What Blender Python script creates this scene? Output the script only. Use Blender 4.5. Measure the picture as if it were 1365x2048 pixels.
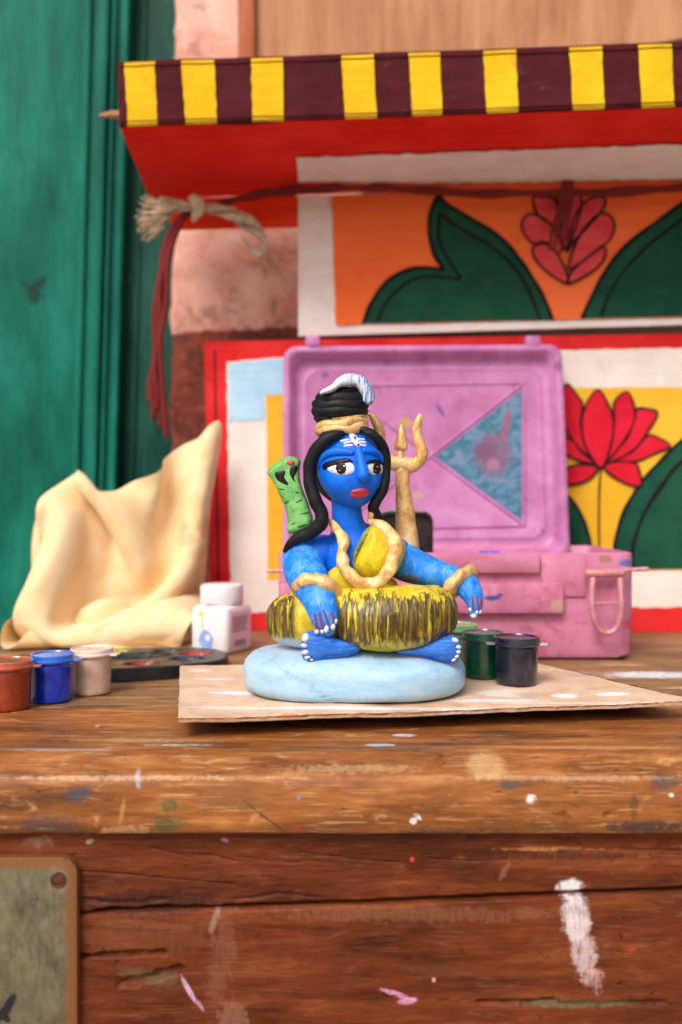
import bpy, bmesh, math, random
import numpy as np
from mathutils import Vector, Matrix, noise, geometry
random.seed(7)
for o in list(bpy.data.objects): bpy.data.objects.remove(o)
SC = bpy.context.scene
COL = SC.collection

# ------------------------------------------------------------------ camera, world, sun, exposure
H, YH, F, CX = 0.124, 1000.0, 1900.0, 682.5      # eye height above the table top, horizon row, focal length (px of the 1365x2048 photo)
cam_d = bpy.data.cameras.new('camera'); cam = bpy.data.objects.new('camera', cam_d); COL.objects.link(cam)
cam.location = (0, 0, H); cam.rotation_euler = (math.pi/2, 0, 0)
cam_d.sensor_fit = 'VERTICAL'; cam_d.sensor_height = 36.0; cam_d.lens = 36.0*F/2048
cam_d.shift_y = -(1024-YH)/2048
cam_d.clip_start = 0.02; cam_d.clip_end = 50
cam_d.dof.use_dof = True; cam_d.dof.focus_distance = 0.548; cam_d.dof.aperture_fstop = 5.0
SC.camera = cam
SUN_DIR = Vector((0.30, 0.58, -0.68)).normalized()     # the way the light travels
sun_d = bpy.data.lights.new('sun', 'SUN'); sun = bpy.data.objects.new('sun', sun_d); COL.objects.link(sun)
sun_d.energy = 1.5; sun_d.angle = math.radians(22); sun_d.color = (1.0, 0.95, 0.87)
sun.rotation_euler = SUN_DIR.to_track_quat('-Z', 'Y').to_euler()
w = bpy.data.worlds.new('World'); SC.world = w; w.use_nodes = True
nt = w.node_tree; bg = nt.nodes['Background']
sky = nt.nodes.new('ShaderNodeTexSky'); sky.sky_type = 'NISHITA'; sky.sun_disc = False
S = -SUN_DIR
sky.sun_elevation = math.asin(S.z); sky.sun_rotation = math.atan2(S.x, S.y)
sky.air_density = 1.0; sky.dust_density = 6.0; sky.ozone_density = 0.6
hs = nt.nodes.new('ShaderNodeHueSaturation'); hs.inputs['Saturation'].default_value = 0.42
nt.links.new(sky.outputs[0], hs.inputs['Color']); nt.links.new(hs.outputs[0], bg.inputs[0])
bg.inputs[1].default_value = 0.125
SC.view_settings.view_transform = 'Standard'; SC.view_settings.look = 'None'
SC.view_settings.gamma = 1; SC.view_settings.use_curve_mapping = False
SC.view_settings.exposure = 0.28
SC.render.engine = 'CYCLES'

# ------------------------------------------------------------------ helpers: points, meshes, objects
def P(px, py, d): return Vector(((px-CX)/F*d, d, H-(py-YH)/F*d))
ROOT = {}
def base_of(o): return ROOT.get(o.name, Vector((0, 0, 0)))
def thing(name, label, cat, loc, group=None):
    o = bpy.data.objects.new(name, None); COL.objects.link(o); o.location = loc
    o.empty_display_size = 0.01
    o['label'] = label; o['category'] = cat
    if group: o['group'] = group
    ROOT[o.name] = Vector(loc); return o
def obj(name, geo, mat, parent=None, smooth=True, angle=40, label=None, jit=0, jf=60, remesh=0, smooth_it=4):
    vs, fs = geo
    off = base_of(parent) if parent else Vector((0, 0, 0))
    vv = []
    for v in vs:
        v = Vector(v)
        if jit: v = v + noise.noise_vector(v*jf)*jit
        vv.append(v-off)
    me = bpy.data.meshes.new(name); me.from_pydata(vv, [], fs)
    bm = bmesh.new(); bm.from_mesh(me); bmesh.ops.recalc_face_normals(bm, faces=bm.faces); bm.to_mesh(me); bm.free()
    if smooth:
        me.polygons.foreach_set('use_smooth', [True]*len(me.polygons))
        if angle < 180 and not remesh: me.set_sharp_from_angle(angle=math.radians(angle))
    me.materials.append(mat)
    o = bpy.data.objects.new(name, me); COL.objects.link(o)
    if parent: o.parent = parent
    ROOT[o.name] = off
    if label: o['label'] = label
    if remesh:
        m = o.modifiers.new('remesh', 'REMESH'); m.mode = 'VOXEL'; m.voxel_size = remesh; m.use_smooth_shade = True
        s = o.modifiers.new('smooth', 'SMOOTH'); s.factor = 0.6; s.iterations = smooth_it
    return o
def tag(o, label, cat, group=None, kind=None):
    if kind: o['kind'] = kind
    else:
        o['label'] = label; o['category'] = cat
    if group: o['group'] = group
    return o
def join(*geos):
    V, Fc = [], []
    for vs, fs in geos:
        n = len(V); V += list(vs); Fc += [tuple(i+n for i in f) for f in fs]
    return V, Fc
def cr(pts, n=6, closed=False):
    """Catmull-Rom through tuples of any length."""
    A = [np.array(p, float) for p in pts]; N = len(A); out = []
    rng = range(N) if closed else range(N-1)
    for i in rng:
        p0 = A[(i-1) % N] if closed or i > 0 else 2*A[0]-A[1]
        p1 = A[i]; p2 = A[(i+1) % N]
        p3 = A[(i+2) % N] if closed or i+2 < N else 2*A[-1]-A[-2]
        for k in range(n):
            t = k/n
            out.append(0.5*((2*p1)+(-p0+p2)*t+(2*p0-5*p1+4*p2-p3)*t*t+(-p0+3*p1-3*p2+p3)*t**3))
    if not closed: out.append(A[-1])
    return out
def tube(path, seg=14, flat=1.0, closed=False, cap=True, up=None):
    """path: list of (Vector, radius[, flat]); flat scales the radius along the view (Y) side."""
    pts = [Vector(p[0]) for p in path]; rad = [p[1] for p in path]
    fl = [p[2] if len(p) > 2 else flat for p in path]
    N = len(pts); V = []; Fc = []
    def ring(c, t, r, f):
        t = t.normalized()
        y = Vector((0, 1, 0)) if up is None else Vector(up)
        b = y - t*y.dot(t)
        if b.length < 0.15: b = Vector((0, 0, 1)) - t*t.z
        b.normalize(); a = t.cross(b).normalized()
        for k in range(seg):
            g = 2*math.pi*k/seg
            V.append(c + a*(r*math.cos(g)) + b*(r*f*math.sin(g)))
    rings = []
    def tan(i):
        if closed: return pts[(i+1) % N]-pts[(i-1) % N]
        return pts[min(i+1, N-1)]-pts[max(i-1, 0)]
    if cap and not closed:
        t = tan(0).normalized()
        for q in (80, 60, 38, 18): ring(pts[0]-t*rad[0]*math.sin(math.radians(q)), t, rad[0]*math.cos(math.radians(q)), fl[0])
    for i in range(N): ring(pts[i], tan(i), rad[i], fl[i])
    if cap and not closed:
        t = tan(N-1).normalized()
        for q in (18, 38, 60, 80): ring(pts[-1]+t*rad[-1]*math.sin(math.radians(q)), t, rad[-1]*math.cos(math.radians(q)), fl[-1])
    R = len(V)//seg
    for i in range(R if closed else R-1):
        for k in range(seg):
            a, b = i*seg+k, i*seg+(k+1) % seg; c, d = ((i+1) % R)*seg+(k+1) % seg, ((i+1) % R)*seg+k
            Fc.append((a, b, c, d))
    if not closed:
        Fc.append(tuple(range(seg))); Fc.append(tuple((R-1)*seg+k for k in range(seg)))
    return V, Fc
def ellipsoid(c, r, nu=28, nv=18, e1=1.0, e2=1.0):
    V = []; Fc = []
    def sp(x, e): return math.copysign(abs(x)**e, x)
    for j in range(nv+1):
        ph = -math.pi/2+math.pi*j/nv
        for i in range(nu):
            th = 2*math.pi*i/nu
            V.append(Vector((c[0]+r[0]*sp(math.cos(ph), e1)*sp(math.cos(th), e2), c[1]+r[1]*sp(math.cos(ph), e1)*sp(math.sin(th), e2), c[2]+r[2]*sp(math.sin(ph), e1))))
    for j in range(nv):
        for i in range(nu):
            Fc.append((j*nu+i, j*nu+(i+1) % nu, (j+1)*nu+(i+1) % nu, (j+1)*nu+i))
    return V, Fc
def loft(loops, cap0=True, cap1=True):
    n = len(loops[0]); V = [v for l in loops for v in l]; Fc = []
    for i in range(len(loops)-1):
        for k in range(n):
            Fc.append((i*n+k, i*n+(k+1) % n, (i+1)*n+(k+1) % n, (i+1)*n+k))
    if cap0: Fc.append(tuple(range(n)))
    if cap1: Fc.append(tuple((len(loops)-1)*n+k for k in range(n)))
    return V, Fc
def rrect(x0, x1, y0, y1, r, n=5):
    out = []
    for cx, cy, a in ((x1-r, y1-r, 0), (x0+r, y1-r, 90), (x0+r, y0+r, 180), (x1-r, y0+r, 270)):
        for k in range(n+1):
            g = math.radians(a+90*k/n); out.append((cx+r*math.cos(g), cy+r*math.sin(g)))
    return out
def box(c, s, bev=0.0, seg=2, rot=None):
    bm = bmesh.new(); bmesh.ops.create_cube(bm, size=1.0)
    for v in bm.verts: v.co = Vector((v.co.x*s[0], v.co.y*s[1], v.co.z*s[2]))
    if bev: bmesh.ops.bevel(bm, geom=bm.edges[:], offset=bev, segments=seg, affect='EDGES', profile=0.5)
    bm.verts.index_update()
    V = []
    for v in bm.verts:
        p = v.co.copy()
        if rot is not None: p = rot @ p
        V.append(p+Vector(c))
    Fc = [tuple(v.index for v in f.verts) for f in bm.faces]; bm.free(); return V, Fc
def lathe(c, prof, seg=40):
    V = []; Fc = []
    for r, z in prof:
        for k in range(seg):
            g = 2*math.pi*k/seg; V.append(Vector((c[0]+r*math.cos(g), c[1]+r*math.sin(g), c[2]+z)))
    for i in range(len(prof)-1):
        for k in range(seg): Fc.append((i*seg+k, i*seg+(k+1) % seg, (i+1)*seg+(k+1) % seg, (i+1)*seg+k))
    Fc.append(tuple(range(seg))); Fc.append(tuple((len(prof)-1)*seg+k for k in range(seg)))
    return V, Fc
def inside(poly, X, Y):
    res = np.zeros(X.shape, bool); n = len(poly); j = n-1
    for i in range(n):
        xi, yi = poly[i]; xj, yj = poly[j]
        c = ((yi > Y) != (yj > Y)) & (X < (xj-xi)*(Y-yi)/((yj-yi) if yj != yi else 1e-9)+xi)
        res ^= c; j = i
    return res
def bdist(poly, X, Y):
    D = np.full(X.shape, 1e9); n = len(poly)
    for i in range(n):
        ax, ay = poly[i]; bx, by = poly[(i+1) % n]
        L = (bx-ax)**2+(by-ay)**2+1e-12
        t = np.clip(((X-ax)*(bx-ax)+(Y-ay)*(by-ay))/L, 0, 1)
        D = np.minimum(D, np.hypot(X-ax-t*(bx-ax), Y-ay-t*(by-ay)))
    return D
def fill(poly, step):
    """triangulated interior of a closed 2D outline: (points, tris, distance to the edge, count of edge points)"""
    poly = [(float(p[0]), float(p[1])) for p in poly]
    xs = [p[0] for p in poly]; ys = [p[1] for p in poly]
    gx = np.arange(min(xs)+step/2, max(xs), step); gy = np.arange(min(ys)+step/2, max(ys), step*0.866)
    X, Y = np.meshgrid(gx, gy); X[1::2] += step/2
    X = X.ravel(); Y = Y.ravel()
    m = inside(poly, X, Y); X = X[m]; Y = Y[m]
    if len(X):
        D = bdist(poly, X, Y); m = D > step*0.45; X = X[m]; Y = Y[m]
    pts = [Vector(p) for p in poly]+[Vector((float(a), float(b))) for a, b in zip(X, Y)]
    n = len(poly)
    r = geometry.delaunay_2d_cdt(pts, [(i, (i+1) % n) for i in range(n)], [], 1, 1e-6)
    vs = [(v.x, v.y) for v in r[0]]
    A = np.array(vs); D = bdist(poly, A[:, 0], A[:, 1])
    return vs, [tuple(f) for f in r[2]], D
def inflate(poly, pt, w, th, R, step, back=1.0, smooth=5, surf=None):
    """a cushion-like solid from an outline: pt(px,py,w) -> world, w constant or function."""
    pl = cr(poly, smooth, True) if smooth else poly
    vs, fs, D = fill(pl, step)
    V = []; Fc = []
    wf = w if callable(w) else (lambda x, y: w)
    pr = np.sqrt(1-(1-np.clip(D/R, 0, 1))**2)
    for (x, y), p in zip(vs, pr): V.append(pt(x, y, wf(x, y)+th*p))
    n = len(vs); idx = {}
    for i, (x, y) in enumerate(vs):
        if D[i] < 1e-4: idx[i] = i
        else: idx[i] = len(V); V.append(pt(x, y, wf(x, y)-th*back*pr[i]))
    for f in fs: Fc.append(f); Fc.append(tuple(idx[i] for i in reversed(f)))
    return V, Fc
def patch(poly, pt, surf, off, bulge, R, step, smooth=5, sink=3):
    """a bead of clay or paint lying on a surface surf(px,py)->w"""
    pl = cr(poly, smooth, True) if smooth else poly
    vs, fs, D = fill(pl, step); V = []
    pr = np.sqrt(1-(1-np.clip(D/R, 0, 1))**2)
    for (x, y), p, d in zip(vs, pr, D): V.append(pt(x, y, surf(x, y)+(off+bulge*p if d > 1e-4 else -sink)))
    return V, fs
def ell(cx, cy, rx, ry, rot=0, n=14):
    c, s = math.cos(math.radians(rot)), math.sin(math.radians(rot))
    return [(cx+rx*math.cos(2*math.pi*k/n)*c-ry*math.sin(2*math.pi*k/n)*s, cy+rx*math.cos(2*math.pi*k/n)*s+ry*math.sin(2*math.pi*k/n)*c) for k in range(n)]

# ------------------------------------------------------------------ helpers: materials
def lin(c):
    out = []
    for v in c[:3]:
        v = v/255.0
        out.append(v/12.92 if v <= 0.04045 else ((v+0.055)/1.055)**2.4)
    return (*out, 1.0)
class N:
    def __init__(s, name):
        s.m = bpy.data.materials.new(name); s.m.use_nodes = True; s.t = s.m.node_tree
        s.b = s.t.nodes['Principled BSDF']
        s.tc = s.t.nodes.new('ShaderNodeTexCoord'); s.co = s.tc.outputs['Object']
    def put(s, sock, v):
        if isinstance(v, bpy.types.NodeSocket): s.t.links.new(v, sock)
        elif v is not None: sock.default_value = v
    def map(s, scale=(1, 1, 1), loc=(0, 0, 0), rot=(0, 0, 0), vec=None):
        n = s.t.nodes.new('ShaderNodeMapping'); s.put(n.inputs['Vector'], vec or s.co)
        n.inputs['Scale'].default_value = scale; n.inputs['Location'].default_value = loc; n.inputs['Rotation'].default_value = rot
        return n.outputs[0]
    def noise(s, scale, detail=4, rough=0.55, dist=0, vec=None, color=False):
        n = s.t.nodes.new('ShaderNodeTexNoise'); s.put(n.inputs['Vector'], vec or s.co)
        n.inputs['Scale'].default_value = scale; n.inputs['Detail'].default_value = detail
        n.inputs['Roughness'].default_value = rough; n.inputs['Distortion'].default_value = dist
        return n.outputs['Color' if color else 'Fac']
    def vor(s, scale, vec=None, feature='F1', rnd=1):
        n = s.t.nodes.new('ShaderNodeTexVoronoi'); n.feature = feature; s.put(n.inputs['Vector'], vec or s.co)
        n.inputs['Scale'].default_value = scale; n.inputs['Randomness'].default_value = rnd
        return n.outputs['Distance']
    def math(s, op, a, b=None, c=None, clamp=False):
        n = s.t.nodes.new('ShaderNodeMath'); n.operation = op; n.use_clamp = clamp
        s.put(n.inputs[0], a); s.put(n.inputs[1], b)
        if c is not None: s.put(n.inputs[2], c)
        return n.outputs[0]
    def step(s, v, lo, hi, a=0.0, b=1.0):
        n = s.t.nodes.new('ShaderNodeMapRange'); n.interpolation_type = 'SMOOTHSTEP'
        s.put(n.inputs['Value'], v); n.inputs['From Min'].default_value = lo; n.inputs['From Max'].default_value = hi
        n.inputs['To Min'].default_value = a; n.inputs['To Max'].default_value = b
        return n.outputs[0]
    def ramp(s, v, stops):
        n = s.t.nodes.new('ShaderNodeValToRGB'); s.put(n.inputs[0], v); e = n.color_ramp.elements
        while len(e) < len(stops): e.new(0.5)
        for i, (p, c) in enumerate(stops): e[i].position = p; e[i].color = lin(c)
        return n.outputs[0]
    def mix(s, f, a, b, mode='MIX'):
        n = s.t.nodes.new('ShaderNodeMix'); n.data_type = 'RGBA'; n.blend_type = mode
        s.put(n.inputs[0], f); s.put(n.inputs[6], lin(a) if isinstance(a, tuple) and len(a) == 3 else a); s.put(n.inputs[7], lin(b) if isinstance(b, tuple) and len(b) == 3 else b)
        return n.outputs[2]
    def xyz(s, vec=None):
        n = s.t.nodes.new('ShaderNodeSeparateXYZ'); s.put(n.inputs[0], vec or s.co); return n.outputs
    def blob(s, c, r, ang=0, soft=0.25, dist=0.25, nscale=300, vec=None, streak=None):
        """soft-edged mask: ellipse c (x,y,z), radii r (x,y,z), turned by ang about Y, ragged by noise"""
        n = s.t.nodes.new('ShaderNodeVectorMath'); n.operation = 'SUBTRACT'; s.put(n.inputs[0], vec or s.co); n.inputs[1].default_value = c
        q = s.map(rot=(0, ang, 0), vec=n.outputs[0])
        q = s.map(scale=(1/r[0], 1/r[1], 1/r[2]), vec=q)
        l = s.t.nodes.new('ShaderNodeVectorMath'); l.operation = 'LENGTH'; s.put(l.inputs[0], q)
        d = s.math('MULTIPLY_ADD', s.noise(nscale, 3, 0.6, vec=streak), dist*2, l.outputs['Value'])
        return s.step(d, 1+dist+soft, 1+dist-soft)
    def out(s, color, rough=0.5, height=None, bstr=0.3, bdist=0.001, spec=0.4, **kw):
        s.put(s.b.inputs['Base Color'], lin(color) if isinstance(color, tuple) and len(color) == 3 else color)
        s.put(s.b.inputs['Roughness'], rough); s.b.inputs['Specular IOR Level'].default_value = spec
        for k, v in kw.items(): s.put(s.b.inputs[k.replace('_', ' ')], v)
        if height is not None:
            n = s.t.nodes.new('ShaderNodeBump'); s.put(n.inputs['Height'], height); n.inputs['Strength'].default_value = bstr; n.inputs['Distance'].default_value = bdist
            s.t.links.new(n.outputs[0], s.b.inputs['Normal'])
        return s.m
def paint(name, c1, c2, scale=120, rough=0.5, bump=0.25, bd=0.0006, stretch=(1, 1, 1), specks=None, spec=0.4, lo=0.35, hi=0.68, fine=900, **kw):
    n = N(name); v = n.map(stretch)
    f = n.noise(scale, 5, 0.6, 0.3, vec=v)
    c = n.mix(n.step(f, lo, hi), c1, c2)
    if specks: c = n.mix(n.step(n.noise(specks[1], 2, 0.5), specks[2], specks[2]+0.04), c, specks[0])
    h = n.math('ADD', n.noise(fine, 3, 0.6, vec=v), n.math('MULTIPLY', n.noise(fine/5, 3, 0.5), 1.5))
    return n.out(c, n.step(f, 0.2, 0.8, rough-0.08, rough+0.1), h, bump, bd, spec, **kw)

# ------------------------------------------------------------------ planes and painted layers
def plane_of(a, b, c):
    n = (b-a).cross(c-a).normalized()
    if n.y > 0: n = -n
    return (a, n)
def onplane(px, py, pl, off=0.0):
    o = Vector((0, 0, H)); d = P(px, py, 1.0)-o
    a, n = pl; t = (a+n*off-o).dot(n)/d.dot(n)
    return o+d*t
def layer(poly, pl, off, smooth=0, step=14, wob=0.0):
    p = cr(poly, smooth, True) if smooth else dens(poly, 12)
    if wob: p = [(x+wob*noise.noise(Vector((x*0.05, y*0.05, 3))), y+wob*noise.noise(Vector((x*0.05, y*0.05, 9)))) for x, y in p]
    vs, fs, D = fill(p, step)
    return [onplane(x, y, pl, off) for x, y in vs], fs
def dens(poly, st):
    out = []; n = len(poly)
    for i in range(n):
        a, b = poly[i], poly[(i+1) % n]; L = math.hypot(b[0]-a[0], b[1]-a[1]); k = max(1, int(L/st))
        out += [(a[0]+(b[0]-a[0])*j/k, a[1]+(b[1]-a[1])*j/k) for j in range(k)]
    return out
def stroke(pts, wd, pl, off, closed=False, smooth=6):
    p = cr(pts, smooth, closed); n = len(p); V = []; Fc = []
    for i in range(n):
        a = p[(i-1) % n] if closed or i else p[i]; b = p[(i+1) % n] if closed or i < n-1 else p[i]
        t = np.array(b)-np.array(a); L = math.hypot(*t) or 1; nx, ny = -t[1]/L, t[0]/L
        ww = wd*(0.85+0.35*noise.noise(Vector((p[i][0]*0.03, p[i][1]*0.03, 1))))/2
        V += [onplane(p[i][0]+nx*ww, p[i][1]+ny*ww, pl, off), onplane(p[i][0]-nx*ww, p[i][1]-ny*ww, pl, off)]
    for i in range(n if closed else n-1):
        j = (i+1) % n; Fc.append((2*i, 2*j, 2*j+1, 2*i+1))
    return V, Fc
def slab(a, b, c, d, th, nx=40, ny=12, wob=0.0, wf=14):
    """front face a(bl) b(br) c(tr) d(tl), th metres thick away from the camera"""
    n = (b-a).cross(d-a).normalized()
    if n.y > 0: n = -n
    V = []; Fc = []
    for s in (0, 1):
        for j in range(ny+1):
            for i in range(nx+1):
                u, v = i/nx, j/ny
                p = (a*(1-u)+b*u)*(1-v)+(d*(1-u)+c*u)*v
                V.append(p+n*(wob*noise.noise(p*wf))-n*(th*s))
    m = (nx+1)*(ny+1); q = lambda i, j, s: s*m+j*(nx+1)+i
    for j in range(ny):
        for i in range(nx):
            Fc.append((q(i, j, 0), q(i+1, j, 0), q(i+1, j+1, 0), q(i, j+1, 0))); Fc.append((q(i, j, 1), q(i, j+1, 1), q(i+1, j+1, 1), q(i+1, j, 1)))
    for i in range(nx):
        Fc.append((q(i, 0, 0), q(i, 0, 1), q(i+1, 0, 1), q(i+1, 0, 0))); Fc.append((q(i, ny, 0), q(i+1, ny, 0), q(i+1, ny, 1), q(i, ny, 1)))
    for j in range(ny):
        Fc.append((q(0, j, 0), q(0, j+1, 0), q(0, j+1, 1), q(0, j, 1))); Fc.append((q(nx, j, 0), q(nx, j, 1), q(nx, j+1, 1), q(nx, j+1, 0)))
    return V, Fc

# ------------------------------------------------------------------ ground, out of view, added to bounce light upward
M_ground = paint('bounce_ground', (176, 162, 142), (192, 178, 158), 6, .9, .4, .004)
tag(obj('ground', ([(-12, -12, -.76), (12, -12, -.76), (12, 12, -.76), (-12, 12, -.76)], [(0, 1, 2, 3)]), M_ground), None, None, kind='structure')

# ------------------------------------------------------------------ wood of the table
TL = Vector((0, 0.66, -0.26))
def wood(name, stops, seed=0.0, rough=(0.34, 0.62), scratch=0.5, specks=True, blobs=(), gs=1.0, wear=None, spec=0.30, bstr=0.6, bk=(260, 700, 260)):
    n = N(name)
    v = n.map((16*gs, 130*gs, 130*gs), (seed, seed*1.7, seed*0.6))
    g1 = n.noise(1.0, 6, 0.62, 0.6, vec=v)
    g2 = n.noise(1.0, 4, 0.6, 0.2, vec=n.map((110*gs, 900*gs, 900*gs), (seed*2, 0, 0)))
    big = n.noise(22, 4, 0.6, 0.5, vec=n.map((0.5, 1.3, 1.3), (seed, seed, seed)))
    f = n.math('ADD', n.math('MULTIPLY', g1, 0.55), n.math('ADD', n.math('MULTIPLY', g2, 0.2), n.math('MULTIPLY', big, 0.42)))
    c = n.ramp(f, [(0.36, stops[0]), (0.50, stops[1]), (0.62, stops[2]), (0.76, stops[3])])
    mott = n.noise(160, 5, 0.7, 0.8, vec=n.map((0.45, 1, 1), (seed*3, 1, 2)))
    c = n.mix(n.step(mott, 0.60, 0.70, 0, 0.75), c, stops[0])
    c = n.mix(n.step(n.noise(75, 5, 0.65, 1.0, vec=n.map((0.5, 1.4, 1.4), (4+seed, 1, 2))), 0.60, 0.72, 0, 0.55), c, wear or stops[3])
    h = n.math('ADD', n.math('MULTIPLY', g2, 0.6), n.math('MULTIPLY', g1, 0.9))
    if scratch:
        for k, (rx, ry, rz) in enumerate(((0.2, 0.1, 0.5), (0.1, 0.2, -0.35), (0.05, 0.1, 1.1))):
            sv = n.map((28, 900, 900), (seed+k*3.1, k, k), (rx, ry, rz))
            sm = n.math('MULTIPLY', n.step(n.noise(1.0, 1, 0.4, vec=sv), 0.655, 0.69), n.step(n.noise(30, 2, vec=n.map(loc=(k*5+seed, 0, 0))), 0.48, 0.60))
            c = n.mix(n.math('MULTIPLY', sm, scratch), c, wear or stops[3]); h = n.math('SUBTRACT', h, n.math('MULTIPLY', sm, 0.5))
    if specks:
        for sc, th, col in ((420, 0.045, (190, 180, 175)), (300, 0.045, (50, 42, 40))):
            c = n.mix(n.math('MULTIPLY', n.step(n.vor(sc, n.map(loc=(seed, 0, 0))), th*1.9, th), n.step(n.noise(38, 2, vec=n.map(loc=(sc, 0, 0))), 0.55, 0.6)), c, col)
    brk = n.noise(1, 5, .7, .3, vec=n.map(bk, (seed, 3, 3)))
    sc_ = n.math('MULTIPLY', n.step(n.noise(1, 4, .7, .4, vec=n.map((60, 420, 420), (seed+9, 3, 3))), .56, .66), n.step(n.noise(26, 3, .6, vec=n.map(loc=(seed, 9, 9))), .44, .62))
    c = n.mix(n.math('MULTIPLY', sc_, .38 if specks else .07), c, (206, 178, 150))
    for bc, br, ang, col, amt, dst in blobs:
        mk_ = n.math('MULTIPLY', n.blob(Vector(bc)-TL, br, ang, 0.35, dst*1.5, 330), n.step(brk, .30, .52))
        c = n.mix(n.math('MULTIPLY', mk_, amt), c, col)
    r = n.step(n.math('ADD', n.math('MULTIPLY', big, 0.7), n.math('MULTIPLY', g2, 0.3)), 0.3, 0.7, rough[0], rough[1])
    return n.out(c, r, h, bstr, 0.0007, spec)
top_stops = [(50, 34, 25), (112, 78, 50), (150, 108, 70), (196, 162, 124)]
def T(px, py): return P(px, py, H*F/(py-YH))       # a point on the table top
def bl(px, py, d, rx, ry, ang, col, amt=0.9, dst=0.3, depth=0.02):
    s = d/F; return (P(px, py, d), (rx*s, depth, ry*s), ang, col, amt, dst)
def btop(px, py, rx, ryd, col, amt=0.8, dst=0.35):
    p = T(px, py); s = p.y/F; return (p, (rx*s, ryd, 0.02), 0, col, amt, dst)
nose_blobs = [bl(975, 1535, .455, 38, 18, 0, (200, 160, 112), 0.7, 0.2, .03), bl(1020, 1570, .45, 20, 9, 0, (84, 72, 66)), bl(1063, 1598, .45, 10, 9, 0, (235, 225, 228), 1, .2),
    bl(827, 1642, .45, 7, 6, 0, (235, 228, 228), 1, .2), bl(836, 1633, .45, 9, 4, -.7, (225, 215, 215), .9, .3), bl(155, 1590, .45, 26, 12, .3, (70, 66, 78), .9, .5), bl(105, 1645, .45, 60, 20, 0, (78, 62, 64), .7, .6),
    bl(340, 1610, .45, 16, 14, 0, (66, 82, 52), .75, .5), bl(335, 1650, .45, 30, 14, 0, (66, 80, 54), .75, .6), bl(255, 1660, .45, 45, 8, 0, (196, 142, 98), .7, .8), bl(245, 1622, .45, 4, 26, -.2, (190, 138, 96), .6, .6),
    bl(598, 1596, .45, 4, 4, 0, (90, 130, 190), .9, .2), bl(528, 1632, .45, 2.2, 58, .92, (60, 34, 22), .85, .4), bl(508, 1636, .45, 12, 6, .8, (190, 134, 92), .6, .6), bl(595, 1660, .45, 14, 9, 0, (180, 62, 44), .6, .5), bl(930, 1502, .462, 9, 4, 0, (232, 230, 240), .95, .2),
    bl(1330, 1565, .45, 26, 15, 0, (72, 64, 66), .8, .5), bl(1343, 1590, .45, 5, 4, 0, (225, 220, 220), 1, .2), bl(1300, 1655, .45, 90, 14, 0, (60, 48, 46), .85, .6), bl(900, 1662, .45, 110, 8, 0, (84, 58, 46), .7, .7),
    bl(1268, 1610, .45, 8, 26, 0, (92, 56, 38), .7, .5), bl(275, 1560, .45, 6, 16, .2, (172, 165, 170), .8, .4), bl(480, 1600, .45, 70, 20, 0, (118, 84, 48), .5, .6), bl(700, 1540, .455, 120, 5, 0, (206, 170, 128), .4, .9, .03), bl(250, 1552, .455, 200, 4, 0, (212, 178, 138), .45, .9, .03), bl(1150, 1552, .455, 200, 4, 0, (200, 164, 126), .4, .9, .03),
    btop(760, 1490, 30, .0025, (205, 215, 230)), btop(808, 1470, 22, .003, (200, 212, 235)), btop(120, 1500, 120, .002, (168, 168, 178), .6), btop(1000, 1466, 60, .003, (70, 58, 48), .8), btop(300, 1480, 150, .004, (206, 164, 116), .5, .6), btop(1200, 1495, 160, .003, (205, 160, 112), .5, .6), btop(360, 1490, 60, .002, (205, 200, 200), .6, .6), btop(195, 1452, 5, .003, (220, 120, 140), .9)]
M_nose = wood('worn_edge_wood', [(44, 26, 15), (112, 64, 29), (150, 88, 40), (190, 132, 76)], 0.3, (0.36, 0.6), 0.55, True, nose_blobs, wear=(204, 154, 100))
M_top = [wood('table_plank_wood_%d' % k, top_stops, 2.1*k+1, (0.36, 0.62), 0.7, True, b) for k, b in enumerate((
    [btop(190, 1412, 60, .004, (50, 36, 26), .7, .6), btop(60, 1440, 110, .006, (186, 142, 96), .5, .6), btop(240, 1395, 60, .004, (190, 140, 92), .5, .5), btop(172, 1418, 12, .002, (226, 200, 200), .9)],
    [btop(1310, 1350, 90, .012, (232, 236, 245), .9, .5), btop(1150, 1362, 40, .004, (220, 215, 215), .5, .5)],
    [btop(1340, 1310, 60, .02, (120, 66, 40), .7, .5)],
    [btop(1200, 1290, 120, .02, (112, 62, 38), .6, .5)]))]
ap_stops = [(26, 12, 7), (78, 34, 15), (106, 48, 21), (138, 78, 44)]
D_AP = 0.4585
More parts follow.
